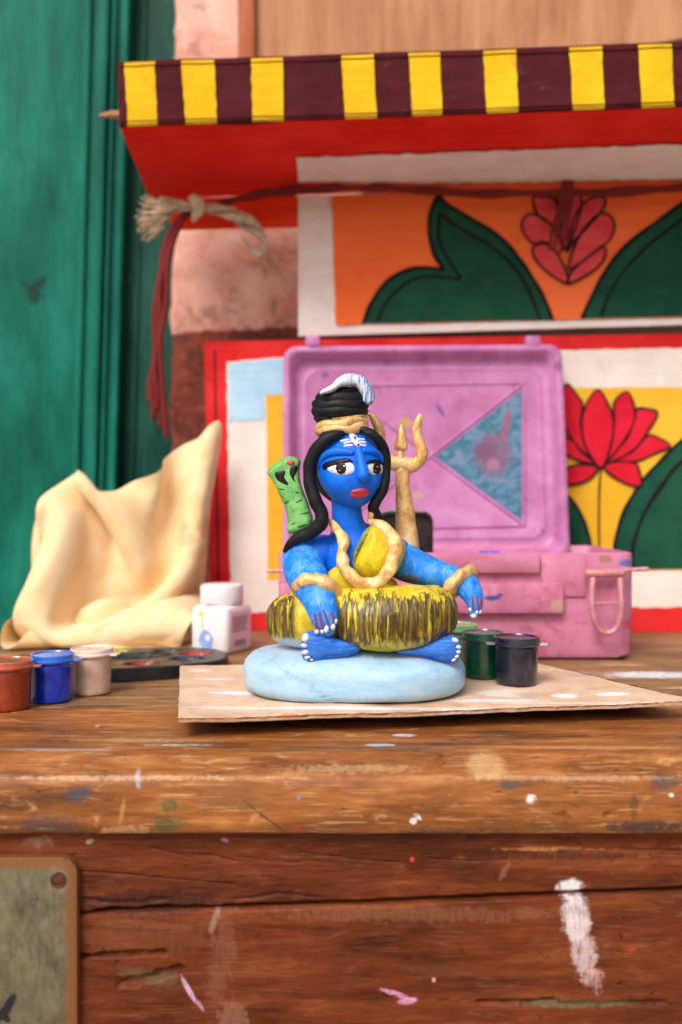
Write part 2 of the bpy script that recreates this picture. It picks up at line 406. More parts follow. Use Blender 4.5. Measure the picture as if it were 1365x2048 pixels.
ap_blobs = [bl(1140, 1775, D_AP, 24, 16, .2, (226, 214, 220), .95, .35), bl(1152, 1835, D_AP, 25, 52, .12, (220, 206, 212), .85, .45), bl(1168, 1900, D_AP, 22, 55, .16, (206, 180, 182), .7, .6), bl(1186, 1955, D_AP, 18, 26, .2, (196, 158, 152), .6, .7),
    bl(792, 1988, D_AP, 34, 5, -.32, (206, 142, 170), .85, .4), bl(815, 2002, D_AP, 18, 6, .1, (206, 142, 176), .85, .4), bl(378, 1980, D_AP, 5, 30, .5, (206, 160, 190), .9, .25), bl(400, 2010, D_AP, 4, 14, .6, (190, 140, 160), .7, .3),
    bl(825, 1719, D_AP, 5, 5, 0, (205, 62, 62), .95, .2), bl(1264, 1899, D_AP, 6, 5, 0, (180, 50, 44), .9, .2), bl(868, 1960, D_AP, 4, 5, 0, (206, 150, 130), .9, .2), bl(80, 1683, D_AP, 28, 10, 0, (150, 112, 96), .7, .6), bl(180, 1683, D_AP, 8, 5, .3, (190, 160, 150), .8, .3),
    bl(450, 1680, D_AP, 7, 4, -.4, (196, 120, 160), .8, .3), bl(445, 1910, D_AP, 26, 90, -.15, (136, 92, 70), .35, .9), bl(465, 2035, D_AP, 26, 30, 0, (160, 118, 100), .35, .9), bl(430, 1838, D_AP, 7, 30, -.3, (172, 134, 116), .6, .5),
    bl(300, 1868, D_AP, 120, 40, 0, (120, 70, 44), .5, .6), bl(1080, 1710, D_AP, 200, 9, 0, (52, 26, 22), .6, .7), bl(1120, 1698, D_AP, 100, 4, 0, (196, 132, 84), .6, .7), bl(300, 1805, D_AP, 130, 24, .05, (50, 30, 26), .75, .6), bl(1150, 2008, D_AP, 110, 8, 0, (96, 92, 66), .8, .5), bl(870, 1938, D_AP, 60, 8, 0, (96, 62, 40), .6, .6), bl(302, 1955, D_AP, 60, 15, -.18, (98, 76, 52), .8, .5), bl(840, 1828, D_AP, 300, 14, 0, (132, 86, 62), .5, .7), bl(1010, 1742, D_AP, 6, 20, -.5, (150, 100, 76), .6, .4)]
M_ap = wood('apron_wood', ap_stops, 5.2, (0.42, 0.7), 0.35, False, ap_blobs, gs=0.8, spec=0.14, bk=(620, 700, 70))
table = thing('wooden_table', 'old worn brown wooden table splashed with paint, metal plate on its front', 'table', TL)
# front plank with the rounded nosing
prof = [(.5675, 0), (.55, 0), (.53, 0), (.51, 0), (.495, 0), (.482, 0), (.4720, 0), (.4668, -.0002), (.4640, -.0012), (.4610, -.0030), (.4575, -.0049), (.4545, -.0060), (.4522, -.0072), (.4507, -.0096), (.4500, -.0130), (.4497, -.0180), (.4496, -.0230), (.4497, -.0285), (.4501, -.0322), (.4513, -.0342), (.4545, -.0350), (.48, -.0350), (.5675, -.0350)]
V = []; Fc = []; nxs = 360; np_ = len(prof); x0, x1 = -0.46, 0.46
for i in range(nxs+1):
    x = x0+(x1-x0)*i/nxs
    for j, (y, z) in enumerate(prof):
        p = Vector((x, y, z))
        a = 0.0009*noise.noise(Vector((x*26, y*60, z*60)))+0.0004*noise.noise(Vector((x*120, y*200, z*200)))
        if 7 <= j <= 20: p.y -= a*0.9-0.0011*max(0, noise.noise(Vector((x*34, 1, z*50)))-0.25); p.z += a*0.7
        elif j < 7: p.z += a*0.45
        V.append(p)
for i in range(nxs):
    for j in range(np_):
        k = (j+1) % np_; Fc.append((i*np_+j, i*np_+k, (i+1)*np_+k, (i+1)*np_+j))
Fc.append(tuple(range(np_))); Fc.append(tuple(nxs*np_+j for j in range(np_)))
obj('plank', (V, Fc), M_nose, table, label='front plank with rounded worn edge')
def plank(y0, y1, xa, xb, dz, mat):
    g = []
    nx = 80; pr = [(y0, -.028), (y0, -.0022), (y0+.0006, -.0009), (y0+.0018, -.0002), (y0+.004, 0), ((y0+y1)/2, 0.0003), (y1-.004, 0), (y1-.0018, -.0002), (y1-.0006, -.0009), (y1, -.0022), (y1, -.028)]
    loops = []
    for i in range(nx+1):
        x = xa+(xb-xa)*i/nx
        loops.append([Vector((x, y+0.0004*noise.noise(Vector((x*40, y*9, 2))), z+dz+(0.0005*noise.noise(Vector((x*30, y*50, 5))) if z > -.02 else 0))) for y, z in pr])
    return obj('plank', loft(loops), mat, table)
plank(.5690, .6275, x0, x1, -.0003, M_top[0])
plank(.6290, .7150, x0, x1, -.0001, M_top[1])
plank(.7165, .7950, x0, x1, -.0004, M_top[2])
plank(.7965, .9300, -0.272, x1, -.0002, M_top[3])
# apron boards
def crack(px):
    pts = [(-600, 1850), (0, 1834), (155, 1827), (230, 1823), (300, 1818), (340, 1817), (420, 1816), (690, 1808), (1000, 1794), (1365, 1780), (2200, 1750)]
    return np.interp(px, [p[0] for p in pts], [p[1] for p in pts])
def segd(X, Y, pts):
    D = np.full(X.shape, 1e9)
    for (ax, ay), (bx, by) in zip(pts[:-1], pts[1:]):
        L = (bx-ax)**2+(by-ay)**2; t = np.clip(((X-ax)*(bx-ax)+(Y-ay)*(by-ay))/L, 0, 1); D = np.minimum(D, np.hypot(X-ax-t*(bx-ax), (Y-ay-t*(by-ay))))
    return D
def nz(X, Y, f, s=0): return np.array([noise.noise(Vector((a*f, b*f, s))) for a, b in zip(X.ravel(), Y.ravel())]).reshape(X.shape)
def apron(top, bot, nx, ny, grooves, y=D_AP):
    px = np.linspace(-520, 1890, nx); U, Vv = np.meshgrid(px, np.linspace(0, 1, ny))
    t0, b0 = top(px), bot(px)
    Y = t0[None, :]*(1-Vv)+b0[None, :]*Vv; X = U
    dep = 0.00035*nz(X, Y*4, 0.01)+0.00018*nz(X, Y*6, 0.04, 4)
    for pts, wd, dp, sharp in grooves:
        d = segd(X, Y, pts)+wd*0.7*nz(X, Y*2.2, 0.035, wd)
        dep -= dp*np.clip(1-(np.clip(d, 0, None)/wd)**sharp, 0, 1)
    edge = np.minimum(Y-t0[None, :], b0[None, :]-Y); dep -= 0.0022*np.clip(1-edge/7, 0, 1)**2
    s = y/F; V = []
    for j in range(ny):
        for i in range(nx): p = P(X[j, i], Y[j, i], y); V.append(Vector((p.x, y-dep[j, i], p.z)))
    n0 = len(V)
    for j in range(ny):
        for i in range(nx): p = P(X[j, i], Y[j, i], y); V.append(Vector((p.x, y+.022, p.z)))
    Fc = []; q = lambda i, j, s_: s_*n0+j*nx+i
    for j in range(ny-1):
        for i in range(nx-1): Fc.append((q(i, j, 0), q(i+1, j, 0), q(i+1, j+1, 0), q(i, j+1, 0)))
    for i in range(nx-1):
        Fc.append((q(i, 0, 0), q(i, 0, 1), q(i+1, 0, 1), q(i+1, 0, 0))); Fc.append((q(i, ny-1, 0), q(i+1, ny-1, 0), q(i+1, ny-1, 1), q(i, ny-1, 1)))
    for j in range(ny-1):
        Fc.append((q(0, j, 0), q(0, j+1, 0), q(0, j+1, 1), q(0, j, 1))); Fc.append((q(nx-1, j, 0), q(nx-1, j, 1), q(nx-1, j+1, 1), q(nx-1, j+1, 0)))
    return V, Fc
jag = lambda px: np.array([5*noise.noise(Vector((x*0.02, 0, 0)))*(1.6 if x < 480 else 0.35) for x in px])
pyt = YH+(H+.0353)*F/D_AP
gro1 = [([(300, 1697), (345, 1705), (385, 1716)], 2.5, .0012, 1), ([(385, 1708), (430, 1714), (470, 1722)], 3.5, .0018, 1), ([(480, 1712), (540, 1722), (600, 1726)], 2, .001, 1), ([(155, 1742), (250, 1748), (330, 1757), (470, 1768)], 2.6, .0018, 1), ([(600, 1704), (660, 1712), (720, 1720), (812, 1726)], 2.2, .0013, 1), ([(860, 1718), (950, 1722), (1010, 1720)], 3, .0013, 1), ([(150, 1800), (240, 1808), (330, 1800)], 9, .0016, 2), ([(470, 1800), (560, 1788), (640, 1796)], 5, .001, 2), ([(1120, 1703), (1240, 1698), (1360, 1702)], 4, .0012, 2)]
gro2 = [([(150, 1915), (220, 1910), (290, 1905), (328, 1906)], 7, .0042, 2), ([(240, 1968), (300, 1958), (362, 1938)], 11, .0034, 3), ([(234, 1925), (238, 1945)], 4, .002, 1), ([(958, 2004), (1050, 2003), (1110, 2000)], 5, .0045, 1), ([(1050, 2010), (1200, 2010), (1330, 2005)], 8, .0015, 2), ([(770, 1842), (800, 1870), (830, 1905)], 1.5, .0006, 1), ([(480, 1860), (500, 1895)], 1.5, .0006, 1), ([(690, 1990), (800, 1994), (960, 2003)], 1.6, .001, 1), ([(200, 1840), (330, 1846), (370, 1850)], 10, .0006, 2)]
obj('apron_board', apron(lambda x: np.full(x.shape, pyt), lambda x: crack(x)-4.0+jag(x), 640, 70, gro1), M_ap, table, angle=180)
obj('apron_board', apron(lambda x: crack(x)+3.6+0.25*jag(x+999), lambda x: np.full(x.shape, 2330.0), 640, 170, gro2), M_ap, table, angle=180)
obj('back_rail', box((0, .50, -.14), (.9, .03, .2), .001), M_ap, table)
# metal plate with bolt
n = N('tarnished_plate')
fx = n.noise(60, 6, 0.65, 0.4); fy = n.noise(420, 4, 0.6, vec=n.map((1, 1, 0.35)))
c = n.ramp(n.math('ADD', n.math('MULTIPLY', fx, 0.7), n.math('MULTIPLY', fy, 0.35)), [(0.3, (54, 46, 32)), (0.48, (92, 82, 62)), (0.62, (112, 101, 78)), (0.75, (136, 122, 96))])
xx = n.xyz()
EDGE = P(155, 1715, .4535)-TL
e = n.math('MINIMUM', n.math('SUBTRACT', EDGE.x, xx[0]), n.math('SUBTRACT', EDGE.z, xx[2]))
e = n.math('ADD', e, n.math('MULTIPLY', n.noise(130, 4, 0.6), -0.006))
c = n.mix(n.step(e, 0.0045, 0.0), c, (124, 76, 38))
c = n.mix(n.math('MULTIPLY', n.step(n.noise(260, 4, 0.7, vec=n.map(loc=(3, 0, 0))), 0.62, 0.7), 0.7), c, (70, 54, 38))
mk = P(15, 2015, .4535)-TL
c = n.mix(n.blob(mk, (.0022, .02, .0075), -0.55, 0.2, 0.25, 500), c, (26, 24, 28))
c = n.mix(n.blob(P(10, 2032, .4535)-TL, (.0018, .02, .004), 0.6, 0.2, 0.25, 500), c, (26, 24, 28))
M_plate = n.out(c, n.step(fy, .3, .7, .42, .68), n.math('ADD', n.math('MULTIPLY', fy, 0.5), fx), 0.35, 0.0008, 0.5, Metallic=0.25)
s = .4535/F
lp = rrect(-520*s-0, 155*s, -700*s, 0, 32*s, 8)
O = P(0, 1715, .4535)
def plp(o, y, ins):
    cxm, czm = -180*s, -350*s
    return [Vector((O.x+cxm+(x-cxm)*(1-ins/(0.08)), y, O.z+czm+(z-czm)*(1-ins/(0.08)))) for x, z in lp]
pl_ = obj('metal_plate', loft([plp(O, .4584, 0), plp(O, .4545, 0), plp(O, .4537, .0002), plp(O, .4534, .0009)], True, True), M_plate, table, jit=.0002, jf=60)
M_rust = paint('rusty_bolt', (72, 38, 26), (104, 58, 36), 500, .7, .6, Metallic=.2)
bc = P(117, 1760, .4534)
obj('bolt', join(tube([(Vector((bc.x+.0033*math.cos(a), .4533, bc.z+.0033*math.sin(a))), .0006) for a in np.linspace(0, 2*math.pi, 20)[:-1]], 8, closed=True), ellipsoid((bc.x, .4538, bc.z), (.0029, .0010, .0029), 18, 8)), M_rust, pl_)

# ------------------------------------------------------------------ wall, door, shutter board behind
n = N('flaking_plaster')
f = n.noise(18, 6, 0.65, 0.4); z = n.xyz()[2]
pink = n.ramp(f, [(0.3, (206, 136, 120)), (0.5, (224, 168, 152)), (0.7, (234, 194, 178))])
pink = n.mix(n.math('MULTIPLY', n.step(n.noise(24, 6, 0.75, 0.2, vec=n.map(loc=(3, 5, 1))), 0.53, 0.68), 0.6), pink, (124, 90, 78))
pink = n.mix(n.math('MULTIPLY', n.step(n.noise(12, 3, 0.6, vec=n.map(loc=(8, 5, 1))), 0.55, 0.7), 0.5), pink, (214, 108, 92))
low = n.ramp(n.noise(40, 6, 0.7, 0.8), [(0.3, (58, 30, 26)), (0.5, (112, 54, 42)), (0.68, (146, 74, 56))])
zb = P(460, 668, .985).z
bm_ = n.step(n.math('ADD', n.math('ADD', z, n.math('MULTIPLY', n.xyz()[0], -0.05)), n.math('MULTIPLY', n.noise(60, 4, .6), 0.012)), zb+.014+.40, zb+.018+.40)
M_wall = n.out(n.mix(bm_, low, pink), 0.85, n.math('ADD', f, n.noise(220, 4, .6)), 0.6, 0.003, 0.2)
XW = (338-CX)/F*.985
V = []; Fc = []; nx, ny = 60, 150; zA, zB = -.40, .80; xA, xB = XW, XW+.20
for j in range(ny+1):
    for i in range(nx+1):
        x = xA+(xB-xA)*i/nx; zz = zA+(zB-zA)*j/ny
        e = 0.004*noise.noise(Vector((zz*30, 0, 1)))+0.002*noise.noise(Vector((zz*90, 0, 7)))+0.014*(zz-.25)
        V.append(Vector((x+e*(1-i/nx), .985+0.0035*noise.noise(Vector((x*25, zz*25, 3)))+.010*max(0, 1-i/1.5), zz)))
m = len(V)
for j in range(ny+1):
    for i in (0, nx): V.append(Vector((V[j*(nx+1)+i].x, 1.20, V[j*(nx+1)+i].z)))
for j in range(ny):
    for i in range(nx): a = j*(nx+1)+i; Fc.append((a, a+1, a+nx+2, a+nx+1))
    Fc.append((j*(nx+1), m+2*j, m+2*j+2, (j+1)*(nx+1))); Fc.append((j*(nx+1)+nx, m+2*j+1, m+2*j+3, (j+1)*(nx+1)+nx))
pil = obj('wall_pillar', ([v+Vector((0, 0, 0)) for v in V], Fc), M_wall)
# move its origin to the base so object coordinates start there
pil.location = (0, 0, -.40)
for v in pil.data.vertices: v.co.z += .40
tag(pil, 'stained pink plastered wall pillar with bare reddish lower part beside green door', 'wall')
M_in = paint('gap_shade_brown', (52, 34, 26), (70, 46, 34), 20, .8)
iw = obj('gap_backing', box((.30, 1.32, .2), (1.3, .05, 1.3), .004), M_in); tag(iw, 'added dark backing for the shaded gap beneath the tan plywood board', 'wall')  # added backing; the gap's shade is put into its dark brown

def greenpaint(name, a, b, c_, seed=0):
    n = N(name)
    f1 = n.noise(9, 5, 0.6, 0.3, vec=n.map((1.6, 1, 0.55), (seed, 0, 0))); f2 = n.noise(60, 5, 0.65, vec=n.map((3, 3, 0.4), (seed, 1, 0)))
    c = n.ramp(n.math('ADD', n.math('MULTIPLY', f1, .75), n.math('MULTIPLY', f2, .28)), [(0.32, a), (0.5, b), (0.68, c_)])
    c = n.mix(n.math('MULTIPLY', n.step(n.noise(120, 4, .7, vec=n.map((1, 1, .5), (seed+2, 0, 0))), .66, .72), .6), c, (22, 62, 56))
    c = n.mix(n.math('MULTIPLY', n.step(n.noise(95, 3, .7, vec=n.map(loc=(seed+5, 0, 0))), .70, .74), .5), c, (120, 150, 130))
    return n, c, f2
n, c, f2 = greenpaint('green_door_paint', (8, 66, 55), (14, 98, 82), (30, 128, 108))
DL = Vector((-.30, 1.04, -.40))
for px, py, rx, rz_, an in ((70, 565, 22, 10, .7), (62, 590, 12, 16, 0), (58, 575, 30, 5, -.6)):
    c = n.mix(n.math('MULTIPLY', n.blob(P(px, py, 1.03)-DL, (rx*.00054, .05, rz_*.00054), an, .3, .4, 160), .85), c, (24, 54, 50))
M_door = n.out(c, .6, f2, .3, .001, .12)
n, c, f2 = greenpaint('green_frame_paint', (10, 44, 38), (16, 62, 52), (34, 86, 74), 7); M_frame = n.out(c, .6, f2, .3, .001, .12)
door = thing('green_door', 'weathered green painted wooden door with vertical mouldings at left edge', 'door', DL)
RZ = Matrix.Rotation(math.radians(1.6), 3, 'Y')
def dbox(px0, px1, y, th, bev, name, mat):
    xa, xb = (px0-CX)/F*y, (px1-CX)/F*y
    V_, F_ = box(((xa+xb)/2, y+th/2, .22), (xb-xa, th, 1.24), bev)
    c0 = Vector(((165-CX)/F*1.04, 1.04, .3))
    return obj(name, ([RZ @ (v-c0)+c0 for v in V_], F_), mat, door)
dbox(-420, 158, 1.040, .02, .001, 'panel', M_door)
dbox(158, 236, 1.036, .024, .001, 'stile', M_door)
for a, b, yy in ((150, 166, 1.030), (178, 200, 1.026), (206, 216, 1.030), (226, 240, 1.024)):
    dbox(a, b, yy, .02, .0036, 'moulding', M_door)
dbox(240, 420, 1.046, .03, .001, 'jamb', M_frame)
dbox(268, 276, 1.043, .01, .001, 'groove_bead', M_frame)
n = N('plywood_sheet'); f = n.noise(1, 5, .6, .4, vec=n.map((60, 10, 7))); f2 = n.noise(7, 4, .6)
c = n.ramp(n.math('ADD', n.math('MULTIPLY', f, .6), n.math('MULTIPLY', f2, .4)), [(.34, (146, 96, 66)), (.5, (176, 124, 88)), (.66, (192, 144, 106))])
M_ply = n.out(c, .7, f, .2, .001, .25)
pb = thing('plywood_board', 'tan plywood shutter board above the striped canopy', 'board', P(900, 130, .97))
poly = [(512, -260), (512, 140), (1290, 90), (1520, 48), (1520, -260)]
pp = [P(x, y, .968) for x, y in poly]
obj('sheet', loft([pp, [v+Vector((0, .008, 0)) for v in pp]]), M_ply, pb)
M_trim = paint('orange_brown_trim', (150, 72, 32), (178, 94, 46), 30, .55, stretch=(4, 4, .4))
xa, xb = (476-CX)/F*.96, (511.5-CX)/F*.96
obj('edge_trim', box(((xa+xb)/2, .968, .62), (xb-xa, .02, .36), .004), M_trim, pb)

# ------------------------------------------------------------------ striped canopy with its painted hanging
CL = P(800, 670, .92)
can = thing('painted_canopy', 'red canvas canopy with brown and yellow striped front edge and leaf-painted hanging', 'canopy', CL)
def canvas(name, a, b, sc=14, rough=.75, wv=1.0, smudge=None):
    n = N(name); f = n.noise(sc, 5, .6, .4)
    st = n.noise(1, 4, .65, .3, vec=n.map((22, 90, 240), (sc, 0, 0)))
    c = n.mix(n.step(n.math('ADD', n.math('MULTIPLY', f, .65), n.math('MULTIPLY', st, .35)), .36, .64), a, b)
    if smudge: c = n.mix(n.math('MULTIPLY', n.step(n.noise(26, 5, .7, 1.0, vec=n.map(loc=(4, 2, 7))), .60, .72), .6), c, smudge)
    c = n.mix(n.math('MULTIPLY', n.step(n.noise(170, 4, .75, .6, vec=n.map(loc=(sc, 2, 1))), .64, .72), .30), c, (96, 70, 60))
    wv_ = n.math('ADD', n.math('SINE', n.math('MULTIPLY', n.xyz()[0], 5200)), n.math('SINE', n.math('MULTIPLY', n.xyz()[2], 5200)))
    return n.out(c, rough, n.math('ADD', n.math('ADD', n.math('MULTIPLY', wv_, .15), st), n.noise(500, 3, .6)), .35*wv, .0006, .10)
M_red = canvas('red_canvas', (222, 38, 26), (236, 54, 44), smudge=(186, 44, 24))
M_redlow = canvas('scarlet_canvas', (224, 52, 20), (236, 66, 32))
M_brown = canvas('maroon_canvas', (66, 18, 24), (84, 28, 34), 30, smudge=(104, 54, 54))
M_yel = canvas('yellow_stripe_paint', (214, 166, 18), (228, 184, 34), 40, smudge=(180, 132, 40))
M_white = canvas('white_band_paint', (228, 214, 208), (238, 230, 226), 30, smudge=(216, 184, 178))
M_orange = canvas('orange_field_paint', (236, 104, 50), (242, 118, 64), 9, smudge=(212, 66, 46))
M_leaf = canvas('dark_green_paint', (20, 66, 52), (30, 82, 62), 20, smudge=(34, 60, 56))
M_ink = canvas('black_outline_paint', (20, 18, 26), (34, 26, 32), 40)
M_petal = canvas('rose_petal_paint', (206, 56, 62), (220, 84, 88), 60)
M_lotus = canvas('crimson_petal_paint', (196, 22, 44), (214, 34, 56), 30)
M_mus = canvas('mustard_field_paint', (222, 164, 40), (234, 180, 58), 14)
M_sky = canvas('pale_blue_paint', (150, 196, 226), (186, 214, 232), 12)
dl, dr = .795, .748
FTL, FBL, FTR, FBR = P(237, 126, dl), P(240, 254, dl), P(1520, 81, dr), P(1520, 209, dr)
CRL, CRR = P(300, 396, .930), P(1520, 373, .893)
back_up = Vector((0, 0, .050))
# box under the canvas (underside red)
V_, F_ = slab(FBL, FBR, CRR, CRL, .012, 60, 14, .0012, 16)
# slab thickness must go up, away from the viewer below
nn = (FBR-FBL).cross(CRL-FBL).normalized()
half = len(V_)//2
if nn.z > 0: nn = -nn
V_ = [Vector(v) for v in V_[:half]]+[Vector(v)-nn*.012 for v in V_[:half]]
obj('underside', (V_, F_), M_red, can)
obj('top_board', box(((FTL.x+FTR.x)/2, .86, FTL.z-.010), (FTR.x-FTL.x-.006, .10, .008), .001), M_trim, can)
nf = (FBR-FBL).cross(FTL-FBL).normalized()
if nf.y > 0: nf = -nf
fas = obj('fascia', slab(FBL+nf*.002, FBR+nf*.002, FTR+nf*.002, FTL+nf*.002, .010, 90, 10, .0016, 22), M_brown, can)
plF = plane_of(FBL+nf*.002, FBR+nf*.002, FTL+nf*.002)
for a, b, lean in ((250, 313, 2), (364, 431, 4), (503, 569, -1), (683, 750, 4), (818, 882, 3), (967, 1034, 3), (1139, 1206, 3), (1276, 1345, 4)):
    yt = lambda x: 126-(x-237)*45/1283+1.5; yb = lambda x: 254-(x-240)*45/1280-1
    vs, fs, D = fill([(x+2.0*noise.noise(Vector((y*.06, x*.01, 2))), y) for x, y in dens([(a, yt(a)), (b-2, yt(b)), (b+lean, yb(b)), (a+lean+4, yb(a))], 7)], 7)
    V_ = []
    for x, y in vs:
        p = onplane(x, y, plF); V_.append(p+nf*(.0016*noise.noise(p*22)+.0007))
    obj('yellow_stripe', (V_, fs), M_yel, fas)
for dy in (9, 118, 124):
    pa = [(x, 126-(x-237)*45/1283+dy+1.2*noise.noise(Vector((x*.02, dy, 1)))) for x in range(242, 1515, 12)]
    V_ = []
    for x, y in pa:
        p = onplane(x, y, plF); V_.append((p+nf*(.0016*noise.noise(p*22)+.0008), .0005))
    obj('seam', tube(V_, 6), M_brown, fas)
stp = tube([(P(200, 231, .81), .0012), (P(222, 229, .81), .0035), (P(300, 232, .815), .005)], 6)
obj('wooden_stick', stp, paint('raw_wood', (150, 104, 74), (176, 130, 96), 200, .7), can, angle=30)
plU = plane_of(FBL, FBR, CRL)
du = lambda poly, off, **k: layer(poly, plU, off, **k)
obj('white_band', du([(592, 316), (1400, 288), (1520, 284), (1520, 356), (1365, 358), (900, 367), (597, 364)], .0016, wob=3), M_white, can)
obj('orange_band', du([(664, 367), (900, 368.5), (1365, 359.5), (1520, 357.5), (1520, 372), (900, 382.5), (664, 387)], .0014), M_orange, can)
# hanging part below the crease
HB = lambda x: 672-(x-600)*.030
h1a, h1b, h1d = P(597, HB(597), .922), P(1520, HB(1520), .893), P(597, 391, .922)
h1c = onplane(1520, 374, plane_of(h1a, h1b, h1d))
hang = obj('hanging_panel', slab(h1a, h1b, h1c, h1d, .005, 60, 20, .0006, 20), M_white, can)
obj('red_flap', slab(P(345, 458, .928), P(596.5, 452, .9225), P(596.5, 391.5, .9225), P(330, 396, .928), .005, 20, 6, .0008, 20), M_redlow, can)
plH = plane_of(h1a, h1b, h1d)
A = lambda x, y: (680+x/1.993, y/1.993)
pad = .0016
def hl(name, poly, off, mat, **k): return obj(name, layer(poly, plH, off, **k), mat, hang)
OB = lambda x: 650-(x-670)*.022
hl('orange_field', [(664, 391), (1520, 376), (1520, OB(1520)), (672, OB(672))], pad, M_orange, wob=2)
leafL = [A(*p) for p in ((92, 1290), (130, 1200), (190, 1120), (260, 1080), (330, 1066), (416, 1076), (375, 1010), (357, 930), (360, 850), (392, 775), (430, 815), (520, 870), (620, 930), (700, 1010), (770, 1110), (820, 1200), (848, 1275))]
def opencurve(pts, k=5): return [tuple(p) for p in cr(pts, k)]
lf = opencurve(leafL[:6])+opencurve(leafL[5:10])[1:]+opencurve(leafL[9:])[1:]
hl('painted_leaf', lf, pad+.0004, M_leaf)
leafR = [A(*p) for p in ((965, 1270), (1010, 1170), (1060, 1080), (1130, 990), (1220, 915), (1310, 850), (1400, 785), (1600, 770))]
lr = opencurve(leafR)+[A(1650, 1255)]
hl('painted_leaf', lr, pad+.0004, M_leaf)
inL = [A(*p) for p in ((150, 1278), (190, 1200), (260, 1132), (340, 1102), (485, 1112), (430, 1030), (395, 950), (398, 852), (480, 910), (600, 980), (690, 1060), (750, 1150), (800, 1275))]
def hs_(pts, wd, off=pad+.0008): obj('painted_outline', stroke(pts, wd, plH, off), M_ink, hang)
hs_(leafL[:6], 9); hs_(leafL[5:10], 9, pad+.0009); hs_(leafL[9:], 9, pad+.0010)
hs_(inL[:5], 7); hs_(inL[4:8], 7, pad+.0009); hs_(inL[7:], 7, pad+.0010)
hs_(leafR[:7], 9); hs_([A(*p) for p in ((1040, 1265), (1080, 1160), (1150, 1060), (1250, 960), (1400, 850))], 7)
pets = [((905, 728), (870, 750), (868, 830), (880, 930), (905, 1000), (940, 900), (965, 810), (945, 750)), ((770, 790), (800, 785), (860, 800), (880, 900), (835, 890), (785, 850)), ((728, 880), (765, 852), (830, 885), (885, 970), (870, 1010), (820, 965), (770, 970), (732, 925)), ((770, 985), (820, 972), (880, 1030), (912, 1130), (830, 1085), (778, 1030)),
        ((1050, 785), (1055, 820), (1020, 870), (935, 960), (905, 1000), (930, 880), (985, 800)), ((1060, 850), (1095, 890), (1080, 950), (1040, 985), (940, 1060), (912, 1060), (950, 950), (1010, 870)), ((1055, 985), (1055, 1030), (1010, 1080), (915, 1130), (922, 1085), (1000, 1015))]
for k, pt_ in enumerate(pets):
    q = [A(*p) for p in pt_]
    hl('painted_petal', q, pad+.0012+.0001*k, M_petal, smooth=4, step=9)
    obj('painted_outline', stroke(q, 5, plH, pad+.0020+.0001*k, True), M_ink, hang)
# red cord and the rag knot
M_cord = paint('dark_red_cord', (92, 14, 12), (128, 24, 20), 700, .75, .8, .001)
M_rag = paint('cream_rag', (176, 150, 124), (206, 184, 158), 120, .8, .8, .002)
cl = P(395, 440, .90)
cord = thing('red_cord', 'dark red cord strung along the canopy with its ends hanging at left', 'cord', cl)
for k, (dy, r) in enumerate(((0, .0032), (5, .0026))):
    pts = [(385, 418), (450, 404), (520, 388), (600, 377), (700, 373), (800, 377), (950, 383), (1100, 385), (1250, 380), (1400, 371), (1540, 364)]
    pa = cr([(x, y+dy+3*math.sin(x*.02+k*2), .893-.00002*(x-400)) for x, y in pts], 8)
    obj('strand', tube([(P(*p), r*(.9+.25*math.sin(i*.9+k))) for i, p in enumerate(pa)], 9), M_cord, cord)
for k, (sx, ex, ey) in enumerate(((0, 305, 835), (6, 322, 850), (12, 336, 872), (-5, 298, 800), (3, 314, 815))):
    pa = cr([(372+sx*.5, 428, .885), (345+sx*.6, 462, .876), (324+sx, 545, .872), (316+sx, 640, .872), (310+sx*.9, 740, .872), (ex, ey, .872)], 8)
    obj('hanging_strand', tube([(P(p[0]+2.5*math.sin(i*.5+k*2), p[1], p[2]+.0025*math.sin(k*2.4)), .0026) for i, p in enumerate(pa)], 8), M_cord, cord)
for k in range(4):
    pa = cr([(1128+k*5, 366, .876), (1122+k*7, 405, .874), (1106+k*9, 455, .876), (1100+k*10, 500-k*7, .878)], 6)
    obj('hanging_strand', tube([(P(*p), .0024*(1-.5*i/len(pa))) for i, p in enumerate(pa)], 7), M_cord, cord)
rag = thing('knotted_rag', 'cream rag knotted round the red cord at the canopy corner', 'rag', P(395, 470, .885))
def ragtube(pts, seg=14, flat=.6): return tube([(P(p[0], p[1], p[2]), p[3]*.885/F) for p in cr(pts, 7)], seg, flat)
base_ = [(322, 412, .885, 13), (350, 412, .880, 11), (378, 412, .874, 9), (396, 416, .870, 8), (420, 418, .874, 9), (450, 424, .879, 11), (482, 436, .882, 12), (508, 452, .884, 11), (526, 474, .885, 9), (531, 496, .884, 8), (517, 508, .882, 7), (500, 495, .88, 6), (486, 472, .879, 5)]
for k in range(3):
    pts = []
    for i, (x, y, d, r) in enumerate(cr(base_, 5)):
        g = i*.17+k*2.1; pts.append((x+r*.35*math.cos(g*1.3), y+r*.75*math.sin(g), d+r*.00045*math.cos(g), r*(.62+.25*math.sin(i*.4+k))))
    obj('twisted_band', tube([(P(p[0], p[1], p[2]), max(1.5, p[3])*.885/F) for p in pts], 12, .6), M_rag, rag, jit=.0016, jf=170)
obj('knot', ragtube([(386, 396, .868, 9), (395, 408, .861, 14), (398, 420, .860, 13), (390, 434, .868, 8)], 14, .7), M_rag, rag, jit=.0024, jf=190)
obj('frayed_end', inflate([(340, 404), (312, 402), (298, 394), (292, 408), (302, 420), (284, 430), (282, 446), (296, 452), (290, 470), (306, 478), (322, 462), (336, 440), (352, 424)], lambda x, y, w_: P(x, y, .884-w_), lambda x, y: .0016*math.sin(x*.12+y*.2), .0014, 8, 5), M_rag, rag, jit=.0014, jf=160)
